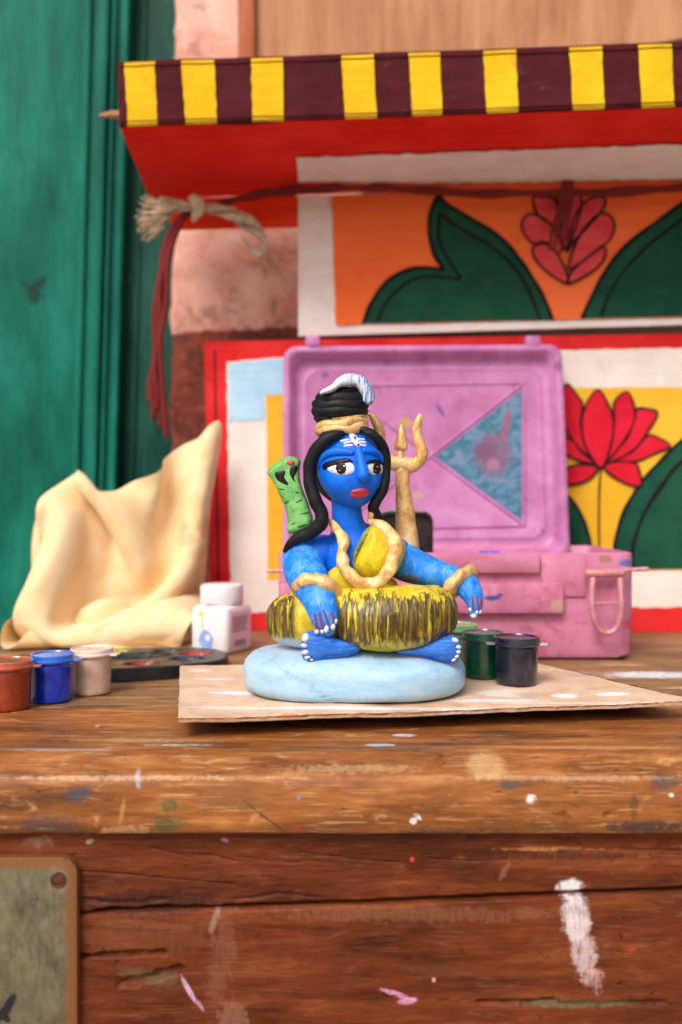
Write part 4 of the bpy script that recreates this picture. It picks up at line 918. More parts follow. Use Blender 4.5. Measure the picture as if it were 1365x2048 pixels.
# ------------------------------------------------------------------ cream cloth
# resting shape of a 44 x 44 sheet of cotton: x, y, z of each point in tenths of a millimetre
SHEET = [
    -2574, 8116, 241, -2638, 8055, 263, -2713, 8001, 263, -2786, 7953, 231, -2816, 7931, 200, -2826, 7889, 120, -2822, 7842, 39, -2747, 7790, 12, -2668, 7775, 53, -2609, 7795, 125, -2586, 7813, 153, -2547, 7895, 180, -2517, 7983, 167, -2497, 8062, 124, -2484, 8142, 81, -2475, 8232, 63, -2473, 8278, 56, -2467, 8371, 48, -2446, 8464, 55, -2400, 8551, 60, -2317, 8603, 49, -2232, 8573, 12, -2203, 8539, 12, -2183, 8450, 12, -2189, 8361, 12, -2202, 8276, 31, -2221, 8191, 12, -2239, 8103, 12, -2249, 8059, 12, -2257, 7968, 25, -2192, 7917, 44, -2129, 7854, 12, -2049, 7803, 12, -1961, 7773, 12, -1917, 7763, 12, -1824, 7763, 12, -1732, 7766, 12, -1640, 7776, 12, -1549, 7790, 12, -1459, 7807, 12, -1414, 7817, 12, -1324, 7834, 12, -1234, 7853, 18, -1183, 7879, 78,
    -2616, 8180, 289, -2690, 8126, 288, -2764, 8077, 263, -2818, 8033, 201, -2828, 8011, 161, -2824, 7967, 78, -2781, 7919, 14, -2703, 7870, 12, -2622, 7824, 12, -2547, 7801, 61, -2516, 7810, 95, -2465, 7871, 148, -2430, 7958, 156, -2408, 8044, 127, -2394, 8127, 88, -2387, 8211, 53, -2385, 8257, 44, -2380, 8348, 36, -2369, 8438, 13, -2329, 8524, 19, -2250, 8557, 58, -2174, 8543, 68, -2139, 8512, 61, -2097, 8440, 20, -2099, 8349, 12, -2115, 8259, 12, -2132, 8170, 12, -2150, 8082, 12, -2159, 8037, 12, -2174, 7946, 12, -2179, 7849, 22, -2126, 7838, 91, -2040, 7795, 92, -1947, 7803, 89, -1905, 7815, 78, -1827, 7843, 39, -1741, 7857, 15, -1651, 7867, 12, -1561, 7880, 12, -1472, 7898, 12, -1428, 7907, 12, -1339, 7924, 12, -1249, 7942, 12, -1181, 7963, 42,
    -2669, 8250, 316, -2743, 8201, 292, -2804, 8156, 240, -2828, 8114, 163, -2826, 8092, 120, -2806, 8048, 43, -2737, 7999, 12, -2659, 7951, 12, -2580, 7906, 12, -2500, 7861, 12, -2461, 7846, 32, -2392, 7860, 95, -2345, 7934, 133, -2319, 8024, 123, -2304, 8108, 85, -2297, 8192, 50, -2295, 8238, 47, -2292, 8328, 34, -2280, 8416, 12, -2244, 8500, 12, -2171, 8564, 12, -2094, 8532, 17, -2054, 8508, 52, -2020, 8421, 68, -2016, 8332, 38, -2026, 8244, 12, -2043, 8154, 12, -2059, 8064, 12, -2068, 8018, 12, -2082, 7926, 12, -2087, 7836, 45, -2083, 7798, 137, -2025, 7844, 171, -1933, 7860, 161, -1897, 7880, 143, -1833, 7919, 88, -1752, 7940, 50, -1662, 7952, 40, -1573, 7967, 35, -1487, 7987, 19, -1442, 7996, 23, -1354, 8014, 13, -1265, 8032, 12, -1180, 8049, 12,
    -2722, 8325, 322, -2786, 8280, 276, -2827, 8237, 206, -2826, 8195, 123, -2822, 8173, 81, -2769, 8127, 20, -2692, 8079, 12, -2614, 8032, 12, -2536, 7987, 12, -2457, 7942, 12, -2417, 7920, 12, -2335, 7887, 28, -2267, 7917, 87, -2232, 8003, 104, -2214, 8093, 80, -2206, 8180, 54, -2204, 8225, 51, -2204, 8316, 57, -2194, 8405, 39, -2156, 8482, 12, -2100, 8548, 12, -2006, 8517, 12, -1974, 8488, 12, -1930, 8414, 50, -1926, 8320, 47, -1937, 8231, 23, -1952, 8142, 12, -1968, 8052, 12, -1976, 8006, 12, -1989, 7913, 12, -1996, 7836, 70, -1995, 7809, 165, -1993, 7868, 244, -1941, 7942, 211, -1906, 7962, 188, -1842, 8000, 131, -1761, 8019, 95, -1673, 8035, 74, -1589, 8056, 46, -1505, 8077, 17, -1459, 8086, 17, -1370, 8102, 31, -1281, 8121, 19, -1193, 8139, 12,
    -2747, 8364, 319, -2800, 8320, 261, -2829, 8277, 185, -2825, 8235, 103, -2810, 8213, 64, -2748, 8167, 12, -2669, 8119, 12, -2592, 8073, 12, -2513, 8028, 12, -2434, 7984, 12, -2395, 7962, 12, -2311, 7920, 12, -2232, 7920, 55, -2188, 7996, 88, -2169, 8087, 69, -2159, 8177, 57, -2158, 8222, 56, -2159, 8312, 64, -2149, 8403, 50, -2110, 8473, 12, -2047, 8529, 12, -1957, 8516, 12, -1926, 8489, 12, -1888, 8408, 31, -1880, 8316, 41, -1892, 8228, 19, -1907, 8138, 12, -1923, 8048, 12, -1930, 8002, 12, -1943, 7910, 19, -1949, 7837, 84, -1950, 7821, 181, -1951, 7880, 262, -1932, 7973, 245, -1905, 8000, 217, -1843, 8039, 158, -1767, 8062, 110, -1683, 8080, 78, -1599, 8101, 48, -1513, 8122, 23, -1468, 8131, 20, -1379, 8147, 35, -1290, 8166, 24, -1202, 8184, 12,
    -2783, 8445, 295, -2818, 8401, 224, -2827, 8357, 144, -2806, 8314, 65, -2779, 8292, 33, -2704, 8247, 12, -2625, 8200, 12, -2547, 8153, 12, -2468, 8108, 12, -2389, 8064, 12, -2349, 8042, 12, -2267, 8002, 12, -2179, 7969, 12, -2104, 7989, 49, -2077, 8084, 47, -2066, 8175, 64, -2067, 8220, 77, -2071, 8310, 90, -2061, 8401, 78, -2024, 8478, 38, -1957, 8509, 12, -1864, 8521, 12, -1835, 8499, 12, -1802, 8408, 12, -1794, 8316, 12, -1802, 8225, 12, -1816, 8135, 12, -1831, 8045, 12, -1838, 7999, 12, -1851, 7911, 31, -1861, 7851, 105, -1864, 7844, 201, -1865, 7900, 281, -1866, 7995, 303, -1859, 8038, 285, -1824, 8101, 223, -1768, 8139, 159, -1694, 8165, 110, -1613, 8188, 73, -1528, 8210, 46, -1483, 8220, 37, -1393, 8237, 44, -1304, 8254, 43, -1217, 8274, 22,
    -2801, 8526, 258, -2829, 8481, 184, -2825, 8437, 102, -2776, 8394, 36, -2740, 8372, 13, -2660, 8327, 12, -2582, 8281, 12, -2503, 8235, 12, -2424, 8189, 12, -2344, 8144, 12, -2304, 8123, 12, -2222, 8082, 12, -2134, 8051, 12, -2039, 8039, 12, -1982, 8097, 52, -1977, 8182, 96, -1981, 8225, 115, -1990, 8315, 132, -1982, 8408, 124, -1942, 8481, 82, -1873, 8507, 12, -1778, 8518, 12, -1748, 8494, 12, -1711, 8408, 12, -1703, 8316, 12, -1711, 8224, 12, -1724, 8134, 12, -1739, 8043, 12, -1747, 7997, 12, -1760, 7912, 43, -1771, 7860, 121, -1776, 7860, 216, -1777, 7913, 295, -1781, 8001, 334, -1781, 8048, 332, -1772, 8132, 292, -1742, 8194, 228, -1688, 8236, 167, -1618, 8269, 116, -1536, 8294, 82, -1494, 8307, 66, -1405, 8327, 56, -1316, 8344, 54, -1225, 8357, 59,
    -2820, 8607, 220, -2827, 8561, 141, -2807, 8516, 64, -2738, 8474, 19, -2700, 8453, 12, -2619, 8409, 12, -2541, 8364, 12, -2463, 8317, 12, -2384, 8272, 12, -2304, 8227, 12, -2264, 8205, 12, -2181, 8164, 12, -2095, 8132, 23, -2016, 8111, 69, -1945, 8104, 136, -1912, 8187, 168, -1914, 8232, 183, -1929, 8323, 202, -1922, 8415, 195, -1871, 8468, 136, -1801, 8487, 76, -1715, 8491, 48, -1672, 8478, 33, -1619, 8406, 12, -1612, 8312, 12, -1620, 8220, 12, -1633, 8128, 12, -1648, 8037, 12, -1655, 7990, 12, -1669, 7909, 52, -1680, 7862, 134, -1686, 7866, 228, -1688, 7920, 306, -1692, 8003, 350, -1694, 8049, 357, -1697, 8141, 342, -1689, 8222, 298, -1661, 8287, 238, -1610, 8336, 179, -1538, 8371, 132, -1499, 8386, 114, -1414, 8412, 90, -1324, 8431, 85, -1234, 8439, 101,
    -2829, 8687, 177, -2825, 8639, 98, -2783, 8595, 30, -2703, 8556, 12, -2662, 8535, 12, -2581, 8493, 12, -2503, 8448, 12, -2424, 8401, 12, -2345, 8355, 12, -2266, 8310, 12, -2226, 8288, 12, -2143, 8248, 12, -2072, 8214, 56, -2024, 8181, 127, -1980, 8153, 207, -1916, 8183, 264, -1898, 8225, 279, -1901, 8320, 293, -1868, 8399, 274, -1815, 8425, 202, -1759, 8425, 130, -1679, 8413, 88, -1634, 8406, 85, -1553, 8368, 59, -1520, 8294, 12, -1529, 8203, 12, -1543, 8113, 12, -1558, 8021, 12, -1565, 7974, 12, -1578, 7896, 61, -1590, 7857, 145, -1596, 7868, 239, -1598, 7924, 314, -1602, 8005, 359, -1605, 8050, 370, -1611, 8142, 371, -1615, 8231, 350, -1610, 8313, 310, -1585, 8382, 254, -1532, 8434, 198, -1497, 8454, 175, -1418, 8488, 142, -1328, 8509, 134, -1238, 8517, 149,
    -2827, 8766, 132, -2821, 8718, 54, -2753, 8676, 12, -2668, 8639, 12, -2626, 8620, 12, -2546, 8578, 12, -2466, 8532, 12, -2387, 8485, 12, -2308, 8439, 12, -2227, 8394, 12, -2186, 8373, 12, -2114, 8333, 38, -2076, 8290, 109, -2065, 8240, 184, -2037, 8198, 263, -1978, 8195, 336, -1947, 8220, 361, -1891, 8287, 381, -1833, 8315, 312, -1799, 8334, 230, -1750, 8335, 154, -1677, 8322, 101, -1634, 8311, 91, -1547, 8280, 98, -1470, 8238, 70, -1440, 8173, 12, -1455, 8085, 12, -1470, 7992, 12, -1477, 7945, 12, -1490, 7873, 66, -1500, 7845, 156, -1505, 7867, 247, -1508, 7929, 317, -1511, 8011, 360, -1514, 8055, 373, -1521, 8146, 385, -1530, 8236, 383, -1540, 8326, 367, -1539, 8409, 329, -1515, 8480, 276, -1489, 8509, 248, -1417, 8552, 208, -1328, 8575, 197, -1238, 8586, 212,
    -2825, 8806, 110, -2814, 8758, 35, -2737, 8718, 12, -2652, 8682, 12, -2610, 8662, 12, -2528, 8620, 12, -2449, 8574, 12, -2369, 8527, 12, -2289, 8481, 12, -2209, 8436, 12, -2169, 8415, 12, -2113, 8372, 63, -2093, 8323, 137, -2091, 8268, 209, -2066, 8225, 286, -2013, 8215, 360, -1984, 8236, 390, -1896, 8237, 386, -1842, 8268, 313, -1806, 8288, 232, -1756, 8290, 157, -1684, 8277, 102, -1642, 8266, 87, -1557, 8234, 96, -1473, 8195, 91, -1415, 8145, 39, -1411, 8068, 12, -1429, 7974, 12, -1436, 7927, 12, -1448, 7857, 68, -1457, 7835, 161, -1460, 7866, 250, -1463, 7932, 316, -1466, 8016, 356, -1469, 8060, 368, -1476, 8150, 384, -1485, 8240, 390, -1499, 8330, 386, -1508, 8418, 361, -1498, 8497, 315, -1480, 8531, 288, -1417, 8581, 242, -1327, 8603, 233, -1237, 8616, 248,
    -2823, 8886, 66, -2797, 8840, 12, -2711, 8804, 12, -2626, 8769, 12, -2583, 8750, 12, -2501, 8708, 12, -2420, 8661, 12, -2340, 8614, 12, -2260, 8570, 12, -2188, 8524, 23, -2169, 8496, 54, -2157, 8434, 119, -2156, 8373, 185, -2150, 8321, 257, -2131, 8275, 333, -2093, 8214, 391, -2054, 8181, 391, -1963, 8167, 354, -1893, 8186, 292, -1840, 8202, 220, -1783, 8203, 149, -1710, 8189, 96, -1669, 8179, 76, -1584, 8146, 75, -1503, 8105, 94, -1423, 8062, 81, -1358, 8011, 36, -1346, 7926, 12, -1355, 7876, 12, -1366, 7812, 83, -1371, 7811, 183, -1372, 7859, 267, -1372, 7940, 316, -1377, 8028, 345, -1379, 8073, 357, -1386, 8162, 377, -1395, 8252, 394, -1409, 8342, 403, -1426, 8432, 403, -1440, 8520, 384, -1438, 8562, 364, -1401, 8635, 313, -1326, 8667, 298, -1236, 8680, 326,
    -2821, 8972, 28, -2776, 8929, 12, -2694, 8891, 18, -2609, 8859, 12, -2565, 8841, 12, -2482, 8801, 12, -2401, 8755, 12, -2322, 8710, 12, -2267, 8654, 36, -2246, 8578, 77, -2243, 8538, 98, -2240, 8466, 151, -2240, 8403, 215, -2237, 8341, 282, -2222, 8263, 330, -2165, 8186, 335, -2123, 8160, 326, -2035, 8138, 294, -1957, 8136, 243, -1888, 8131, 183, -1824, 8128, 118, -1749, 8113, 66, -1708, 8100, 51, -1623, 8066, 47, -1544, 8024, 69, -1466, 7978, 78, -1395, 7925, 54, -1324, 7874, 60, -1288, 7846, 64, -1282, 7794, 123, -1284, 7823, 224, -1281, 7866, 291, -1282, 7960, 314, -1291, 8052, 324, -1294, 8096, 334, -1300, 8186, 353, -1309, 8276, 372, -1321, 8366, 386, -1335, 8455, 398, -1349, 8544, 403, -1354, 8590, 400, -1367, 8679, 386, -1345, 8751, 334, -1254, 8770, 336,
    -2799, 9049, 12, -2762, 9007, 56, -2690, 8959, 81, -2602, 8943, 56, -2557, 8929, 47, -2473, 8893, 29, -2397, 8841, 31, -2368, 8763, 60, -2355, 8676, 62, -2339, 8586, 58, -2335, 8544, 79, -2333, 8474, 147, -2333, 8407, 210, -2325, 8327, 255, -2288, 8241, 268, -2216, 8180, 257, -2174, 8159, 247, -2090, 8132, 219, -2013, 8103, 178, -1941, 8083, 127, -1870, 8066, 72, -1792, 8042, 30, -1750, 8026, 20, -1666, 7989, 20, -1587, 7947, 40, -1514, 7900, 61, -1441, 7847, 76, -1370, 7807, 115, -1333, 7800, 142, -1265, 7816, 198, -1196, 7829, 245, -1191, 7908, 284, -1204, 8000, 279, -1218, 8089, 279, -1227, 8133, 282, -1228, 8220, 306, -1235, 8309, 326, -1245, 8398, 342, -1257, 8487, 356, -1265, 8576, 370, -1267, 8622, 376, -1276, 8713, 383, -1290, 8805, 378, -1256, 8862, 373,
    -2702, 9050, 12, -2696, 9050, 69, -2671, 9027, 146, -2595, 8989, 142, -2550, 8976, 136, -2478, 8923, 123, -2473, 8846, 82, -2465, 8762, 57, -2449, 8673, 44, -2431, 8583, 47, -2426, 8541, 66, -2422, 8469, 126, -2415, 8390, 172, -2387, 8304, 190, -2328, 8232, 186, -2251, 8183, 171, -2212, 8161, 162, -2138, 8112, 143, -2065, 8070, 111, -1992, 8032, 72, -1918, 8008, 23, -1838, 7968, 12, -1797, 7948, 12, -1714, 7909, 16, -1639, 7870, 49, -1567, 7829, 87, -1495, 7802, 138, -1422, 7815, 195, -1384, 7822, 223, -1311, 7857, 265, -1235, 7913, 257, -1187, 7945, 200, -1187, 8034, 198, -1187, 8122, 202, -1187, 8167, 208, -1188, 8252, 231, -1188, 8339, 254, -1192, 8428, 272, -1200, 8517, 288, -1206, 8607, 303, -1206, 8653, 311, -1207, 8745, 323, -1209, 8839, 330, -1229, 8929, 323,
    -2606, 9050, 12, -2598, 9050, 77, -2578, 9048, 166, -2570, 8981, 234, -2572, 8936, 226, -2543, 8872, 177, -2564, 8823, 98, -2557, 8749, 43, -2537, 8659, 21, -2516, 8569, 25, -2509, 8526, 39, -2498, 8445, 79, -2472, 8361, 104, -2421, 8285, 107, -2360, 8218, 101, -2293, 8159, 93, -2260, 8129, 90, -2193, 8068, 83, -2121, 8017, 61, -2047, 7985, 17, -1970, 7937, 12, -1890, 7892, 12, -1849, 7871, 12, -1771, 7837, 38, -1699, 7810, 89, -1630, 7801, 148, -1558, 7818, 206, -1485, 7844, 252, -1447, 7872, 265, -1374, 7931, 264, -1300, 7975, 221, -1236, 7992, 151, -1184, 8050, 107, -1184, 8141, 109, -1184, 8186, 116, -1185, 8273, 140, -1185, 8360, 164, -1186, 8448, 184, -1187, 8537, 201, -1187, 8627, 217, -1187, 8672, 224, -1188, 8763, 236, -1188, 8856, 243, -1188, 8930, 245,
    -2558, 9050, 12, -2551, 9050, 82, -2531, 9020, 167, -2525, 8948, 234, -2546, 8902, 251, -2587, 8846, 191, -2605, 8799, 112, -2601, 8731, 46, -2580, 8645, 13, -2557, 8554, 12, -2545, 8510, 16, -2527, 8426, 49, -2494, 8344, 67, -2444, 8268, 69, -2386, 8199, 66, -2322, 8136, 63, -2290, 8104, 64, -2223, 8043, 59, -2151, 7993, 36, -2076, 7952, 12, -1999, 7902, 12, -1919, 7855, 12, -1879, 7835, 12, -1804, 7811, 60, -1735, 7796, 118, -1665, 7810, 180, -1594, 7826, 234, -1521, 7875, 264, -1483, 7905, 266, -1410, 7958, 243, -1338, 7993, 193, -1272, 8011, 127, -1216, 8059, 72, -1191, 8148, 64, -1185, 8193, 70, -1183, 8281, 93, -1184, 8367, 117, -1185, 8455, 137, -1185, 8544, 154, -1186, 8634, 170, -1186, 8679, 177, -1186, 8769, 189, -1187, 8861, 196, -1187, 8930, 199,
    -2463, 9050, 12, -2471, 9014, 72, -2472, 8949, 139, -2486, 8866, 189, -2509, 8822, 204, -2584, 8759, 196, -2651, 8725, 147, -2675, 8677, 69, -2664, 8602, 12, -2638, 8512, 12, -2625, 8467, 12, -2593, 8380, 12, -2556, 8297, 18, -2507, 8219, 22, -2451, 8148, 23, -2389, 8081, 27, -2356, 8049, 29, -2288, 7988, 24, -2215, 7936, 12, -2138, 7884, 12, -2060, 7833, 12, -1983, 7793, 30, -1947, 7787, 58, -1876, 7793, 118, -1807, 7810, 178, -1737, 7828, 233, -1664, 7880, 260, -1591, 7936, 246, -1553, 7956, 227, -1477, 7976, 179, -1401, 7983, 126, -1336, 8010, 65, -1289, 8075, 17, -1264, 8164, 12, -1255, 8208, 12, -1238, 8297, 21, -1221, 8384, 36, -1203, 8471, 50, -1191, 8559, 63, -1187, 8648, 78, -1186, 8692, 85, -1183, 8781, 97, -1183, 8870, 104, -1184, 8930, 105,
    -2373, 9034, 20, -2416, 8958, 26, -2444, 8886, 76, -2470, 8806, 118, -2492, 8765, 130, -2560, 8698, 114, -2626, 8636, 146, -2698, 8595, 110, -2731, 8540, 40, -2716, 8458, 12, -2700, 8414, 12, -2667, 8325, 12, -2629, 8241, 12, -2580, 8162, 16, -2523, 8089, 20, -2460, 8022, 25, -2427, 7989, 25, -2358, 7928, 13, -2284, 7873, 12, -2205, 7820, 12, -2127, 7778, 32, -2054, 7785, 90, -2019, 7793, 118, -1949, 7810, 174, -1878, 7839, 225, -1804, 7889, 252, -1729, 7941, 233, -1654, 7960, 182, -1615, 7954, 157, -1533, 7937, 115, -1455, 7946, 61, -1405, 8006, 12, -1376, 8095, 12, -1354, 8183, 12, -1345, 8228, 12, -1325, 8316, 12, -1303, 8404, 12, -1279, 8491, 12, -1257, 8578, 12, -1247, 8667, 12, -1244, 8711, 13, -1242, 8800, 26, -1229, 8888, 28, -1189, 8930, 17,
    -2322, 8965, 66, -2347, 8899, 12, -2408, 8828, 14, -2459, 8755, 40, -2482, 8715, 51, -2528, 8638, 70, -2584, 8569, 99, -2655, 8512, 114, -2731, 8463, 92, -2773, 8397, 38, -2771, 8356, 15, -2740, 8266, 12, -2700, 8181, 21, -2649, 8106, 42, -2591, 8035, 52, -2528, 7967, 54, -2497, 7933, 50, -2430, 7870, 32, -2354, 7815, 21, -2270, 7773, 44, -2193, 7787, 98, -2122, 7808, 147, -2087, 7826, 171, -2016, 7861, 216, -1940, 7907, 242, -1862, 7955, 224, -1789, 7967, 167, -1718, 7928, 121, -1677, 7908, 103, -1594, 7898, 57, -1528, 7945, 12, -1490, 8031, 12, -1464, 8119, 12, -1442, 8207, 12, -1433, 8252, 12, -1414, 8340, 12, -1392, 8428, 12, -1369, 8515, 12, -1347, 8602, 12, -1337, 8692, 12, -1334, 8736, 12, -1330, 8825, 12, -1316, 8913, 12, -1279, 8930, 12,
    -2332, 8883, 114, -2305, 8824, 49, -2346, 8759, 12, -2408, 8688, 12, -2438, 8650, 12, -2494, 8576, 14, -2545, 8504, 46, -2607, 8442, 77, -2678, 8388, 100, -2755, 8334, 102, -2786, 8302, 89, -2798, 8213, 58, -2762, 8125, 66, -2709, 8054, 93, -2647, 7989, 111, -2588, 7920, 109, -2559, 7885, 102, -2492, 7823, 87, -2410, 7785, 89, -2322, 7794, 120, -2250, 7826, 150, -2180, 7870, 185, -2145, 7891, 206, -2070, 7935, 234, -1991, 7981, 223, -1917, 7999, 168, -1859, 7958, 108, -1794, 7901, 71, -1752, 7885, 48, -1670, 7905, 12, -1612, 7978, 12, -1575, 8063, 12, -1550, 8150, 12, -1530, 8238, 12, -1520, 8282, 12, -1501, 8370, 12, -1479, 8456, 12, -1456, 8543, 12, -1435, 8630, 12, -1424, 8718, 16, -1420, 8762, 25, -1414, 8851, 38, -1398, 8940, 43, -1355, 9019, 52,
    -2392, 8810, 129, -2339, 8746, 90, -2306, 8681, 33, -2349, 8614, 12, -2380, 8576, 12, -2438, 8503, 12, -2495, 8431, 18, -2554, 8370, 56, -2622, 8316, 88, -2695, 8266, 116, -2732, 8244, 131, -2800, 8182, 145, -2802, 8088, 145, -2755, 8010, 164, -2690, 7949, 185, -2632, 7881, 185, -2600, 7849, 181, -2524, 7809, 176, -2433, 7810, 179, -2366, 7844, 161, -2301, 7904, 150, -2232, 7947, 192, -2198, 7967, 213, -2118, 8013, 222, -2040, 8043, 180, -1982, 8029, 110, -1939, 7968, 56, -1871, 7923, 12, -1827, 7916, 12, -1747, 7953, 12, -1688, 8016, 21, -1653, 8099, 22, -1632, 8184, 26, -1609, 8270, 37, -1598, 8313, 44, -1573, 8396, 61, -1543, 8478, 75, -1514, 8562, 79, -1477, 8643, 82, -1470, 8731, 98, -1469, 8774, 106, -1460, 8862, 121, -1436, 8950, 130, -1390, 9027, 139,
    -2427, 8781, 123, -2374, 8717, 82, -2322, 8646, 61, -2324, 8576, 12, -2351, 8540, 12, -2411, 8466, 12, -2468, 8394, 13, -2526, 8334, 56, -2592, 8282, 94, -2664, 8235, 128, -2701, 8214, 146, -2775, 8168, 180, -2805, 8081, 191, -2769, 7996, 206, -2706, 7932, 225, -2643, 7868, 228, -2607, 7840, 226, -2524, 7822, 223, -2434, 7821, 217, -2390, 7881, 172, -2327, 7941, 147, -2257, 7984, 184, -2221, 8005, 205, -2140, 8049, 206, -2066, 8071, 155, -2014, 8046, 83, -1970, 7989, 27, -1894, 7957, 12, -1848, 7958, 12, -1775, 7963, 38, -1713, 8025, 58, -1678, 8108, 60, -1661, 8195, 60, -1635, 8278, 75, -1622, 8320, 84, -1594, 8402, 103, -1560, 8483, 118, -1522, 8563, 125, -1460, 8638, 119, -1454, 8729, 137, -1471, 8771, 153, -1466, 8860, 167, -1438, 8947, 177, -1388, 9022, 185,
    -2499, 8731, 92, -2448, 8663, 50, -2395, 8586, 46, -2341, 8513, 66, -2325, 8473, 43, -2353, 8392, 12, -2411, 8318, 31, -2468, 8264, 83, -2532, 8225, 137, -2604, 8188, 179, -2642, 8172, 200, -2717, 8140, 243, -2775, 8076, 279, -2769, 7984, 301, -2713, 7911, 317, -2637, 7859, 323, -2594, 7850, 321, -2503, 7847, 309, -2428, 7881, 280, -2412, 7953, 225, -2378, 8016, 172, -2303, 8062, 160, -2263, 8081, 172, -2183, 8115, 160, -2116, 8127, 102, -2067, 8104, 30, -1992, 8077, 12, -1906, 8053, 12, -1881, 8032, 32, -1831, 8000, 105, -1752, 8029, 141, -1711, 8111, 144, -1689, 8198, 150, -1655, 8279, 167, -1636, 8318, 177, -1597, 8397, 197, -1557, 8477, 212, -1501, 8549, 214, -1433, 8620, 209, -1416, 8712, 223, -1435, 8756, 238, -1451, 8844, 259, -1421, 8930, 268, -1354, 8992, 267,
    -2574, 8689, 62, -2524, 8612, 49, -2473, 8537, 61, -2420, 8466, 87, -2392, 8430, 90, -2337, 8355, 89, -2360, 8267, 96, -2417, 8212, 146, -2483, 8181, 204, -2557, 8172, 256, -2596, 8165, 278, -2674, 8141, 320, -2733, 8078, 359, -2735, 7990, 390, -2690, 7912, 409, -2605, 7875, 411, -2558, 7873, 405, -2471, 7889, 381, -2406, 7942, 342, -2391, 8016, 289, -2385, 8088, 233, -2338, 8145, 180, -2301, 8164, 161, -2223, 8192, 127, -2156, 8204, 69, -2079, 8198, 20, -1990, 8171, 13, -1915, 8131, 51, -1894, 8108, 87, -1856, 8070, 163, -1785, 8053, 222, -1700, 8089, 231, -1658, 8171, 234, -1621, 8252, 250, -1601, 8292, 260, -1560, 8370, 279, -1518, 8450, 292, -1464, 8523, 293, -1414, 8599, 297, -1393, 8688, 310, -1404, 8734, 321, -1422, 8821, 343, -1388, 8907, 352, -1313, 8930, 341,
    -2647, 8639, 32, -2601, 8564, 47, -2550, 8488, 53, -2498, 8416, 75, -2471, 8379, 85, -2413, 8322, 130, -2356, 8284, 190, -2380, 8210, 237, -2443, 8168, 290, -2521, 8163, 340, -2561, 8172, 361, -2642, 8155, 401, -2698, 8091, 441, -2693, 8002, 475, -2651, 7926, 494, -2562, 7898, 492, -2514, 7898, 482, -2435, 7936, 451, -2385, 8001, 407, -2361, 8073, 354, -2354, 8147, 299, -2325, 8214, 242, -2302, 8242, 213, -2237, 8278, 155, -2162, 8293, 101, -2074, 8280, 67, -1986, 8248, 68, -1909, 8208, 103, -1879, 8187, 133, -1840, 8152, 209, -1787, 8124, 282, -1700, 8106, 317, -1610, 8137, 303, -1553, 8211, 300, -1531, 8251, 307, -1494, 8332, 332, -1462, 8414, 355, -1418, 8493, 366, -1388, 8577, 379, -1386, 8666, 398, -1386, 8710, 407, -1389, 8800, 426, -1356, 8886, 435, -1285, 8930, 429,
    -2684, 8567, 12, -2680, 8512, 47, -2627, 8442, 68, -2574, 8370, 89, -2547, 8339, 114, -2488, 8315, 181, -2423, 8316, 249, -2387, 8264, 316, -2416, 8199, 376, -2488, 8171, 426, -2529, 8175, 446, -2614, 8170, 484, -2670, 8106, 525, -2662, 8017, 559, -2612, 7944, 577, -2519, 7922, 570, -2473, 7931, 559, -2398, 7978, 524, -2353, 8046, 480, -2329, 8118, 426, -2315, 8190, 370, -2290, 8261, 314, -2272, 8292, 285, -2217, 8339, 223, -2143, 8356, 167, -2057, 8347, 129, -1967, 8321, 120, -1883, 8286, 142, -1848, 8266, 166, -1799, 8231, 238, -1758, 8205, 318, -1691, 8173, 377, -1597, 8154, 390, -1509, 8188, 376, -1476, 8221, 374, -1428, 8301, 388, -1400, 8384, 417, -1383, 8470, 446, -1362, 8557, 464, -1357, 8646, 482, -1353, 8691, 490, -1355, 8780, 510, -1330, 8868, 522, -1270, 8930, 521,
    -2660, 8475, 12, -2724, 8432, 15, -2706, 8396, 95, -2647, 8341, 136, -2617, 8325, 169, -2557, 8334, 237, -2492, 8346, 302, -2438, 8320, 372, -2422, 8264, 445, -2463, 8209, 507, -2502, 8197, 530, -2587, 8187, 567, -2643, 8123, 608, -2637, 8035, 643, -2576, 7966, 660, -2482, 7951, 652, -2436, 7964, 639, -2366, 8015, 603, -2323, 8084, 557, -2300, 8156, 504, -2284, 8228, 448, -2254, 8295, 391, -2236, 8325, 362, -2183, 8374, 302, -2112, 8394, 245, -2030, 8399, 200, -1941, 8390, 175, -1850, 8363, 179, -1808, 8344, 194, -1744, 8304, 251, -1706, 8280, 334, -1663, 8252, 413, -1590, 8212, 459, -1495, 8201, 465, -1451, 8216, 462, -1382, 8281, 466, -1343, 8365, 487, -1331, 8451, 520, -1328, 8539, 547, -1323, 8628, 565, -1322, 8673, 575, -1324, 8763, 595, -1306, 8851, 609, -1262, 8930, 614,
    -2645, 8427, 12, -2714, 8380, 12, -2735, 8353, 97, -2683, 8331, 166, -2654, 8321, 199, -2594, 8337, 265, -2530, 8352, 329, -2471, 8341, 399, -2439, 8296, 475, -2459, 8237, 545, -2492, 8217, 570, -2576, 8197, 609, -2631, 8133, 650, -2624, 8046, 685, -2558, 7979, 703, -2464, 7967, 694, -2419, 7981, 681, -2350, 8034, 644, -2309, 8102, 597, -2288, 8175, 545, -2272, 8247, 489, -2242, 8312, 431, -2224, 8343, 402, -2166, 8385, 343, -2094, 8402, 287, -2016, 8419, 239, -1927, 8416, 212, -1835, 8397, 208, -1790, 8381, 217, -1717, 8341, 261, -1671, 8312, 338, -1641, 8290, 425, -1582, 8246, 485, -1493, 8219, 506, -1446, 8225, 507, -1367, 8277, 510, -1321, 8358, 529, -1304, 8445, 557, -1306, 8532, 587, -1307, 8621, 608, -1307, 8666, 618, -1310, 8755, 638, -1296, 8844, 654, -1259, 8927, 662,
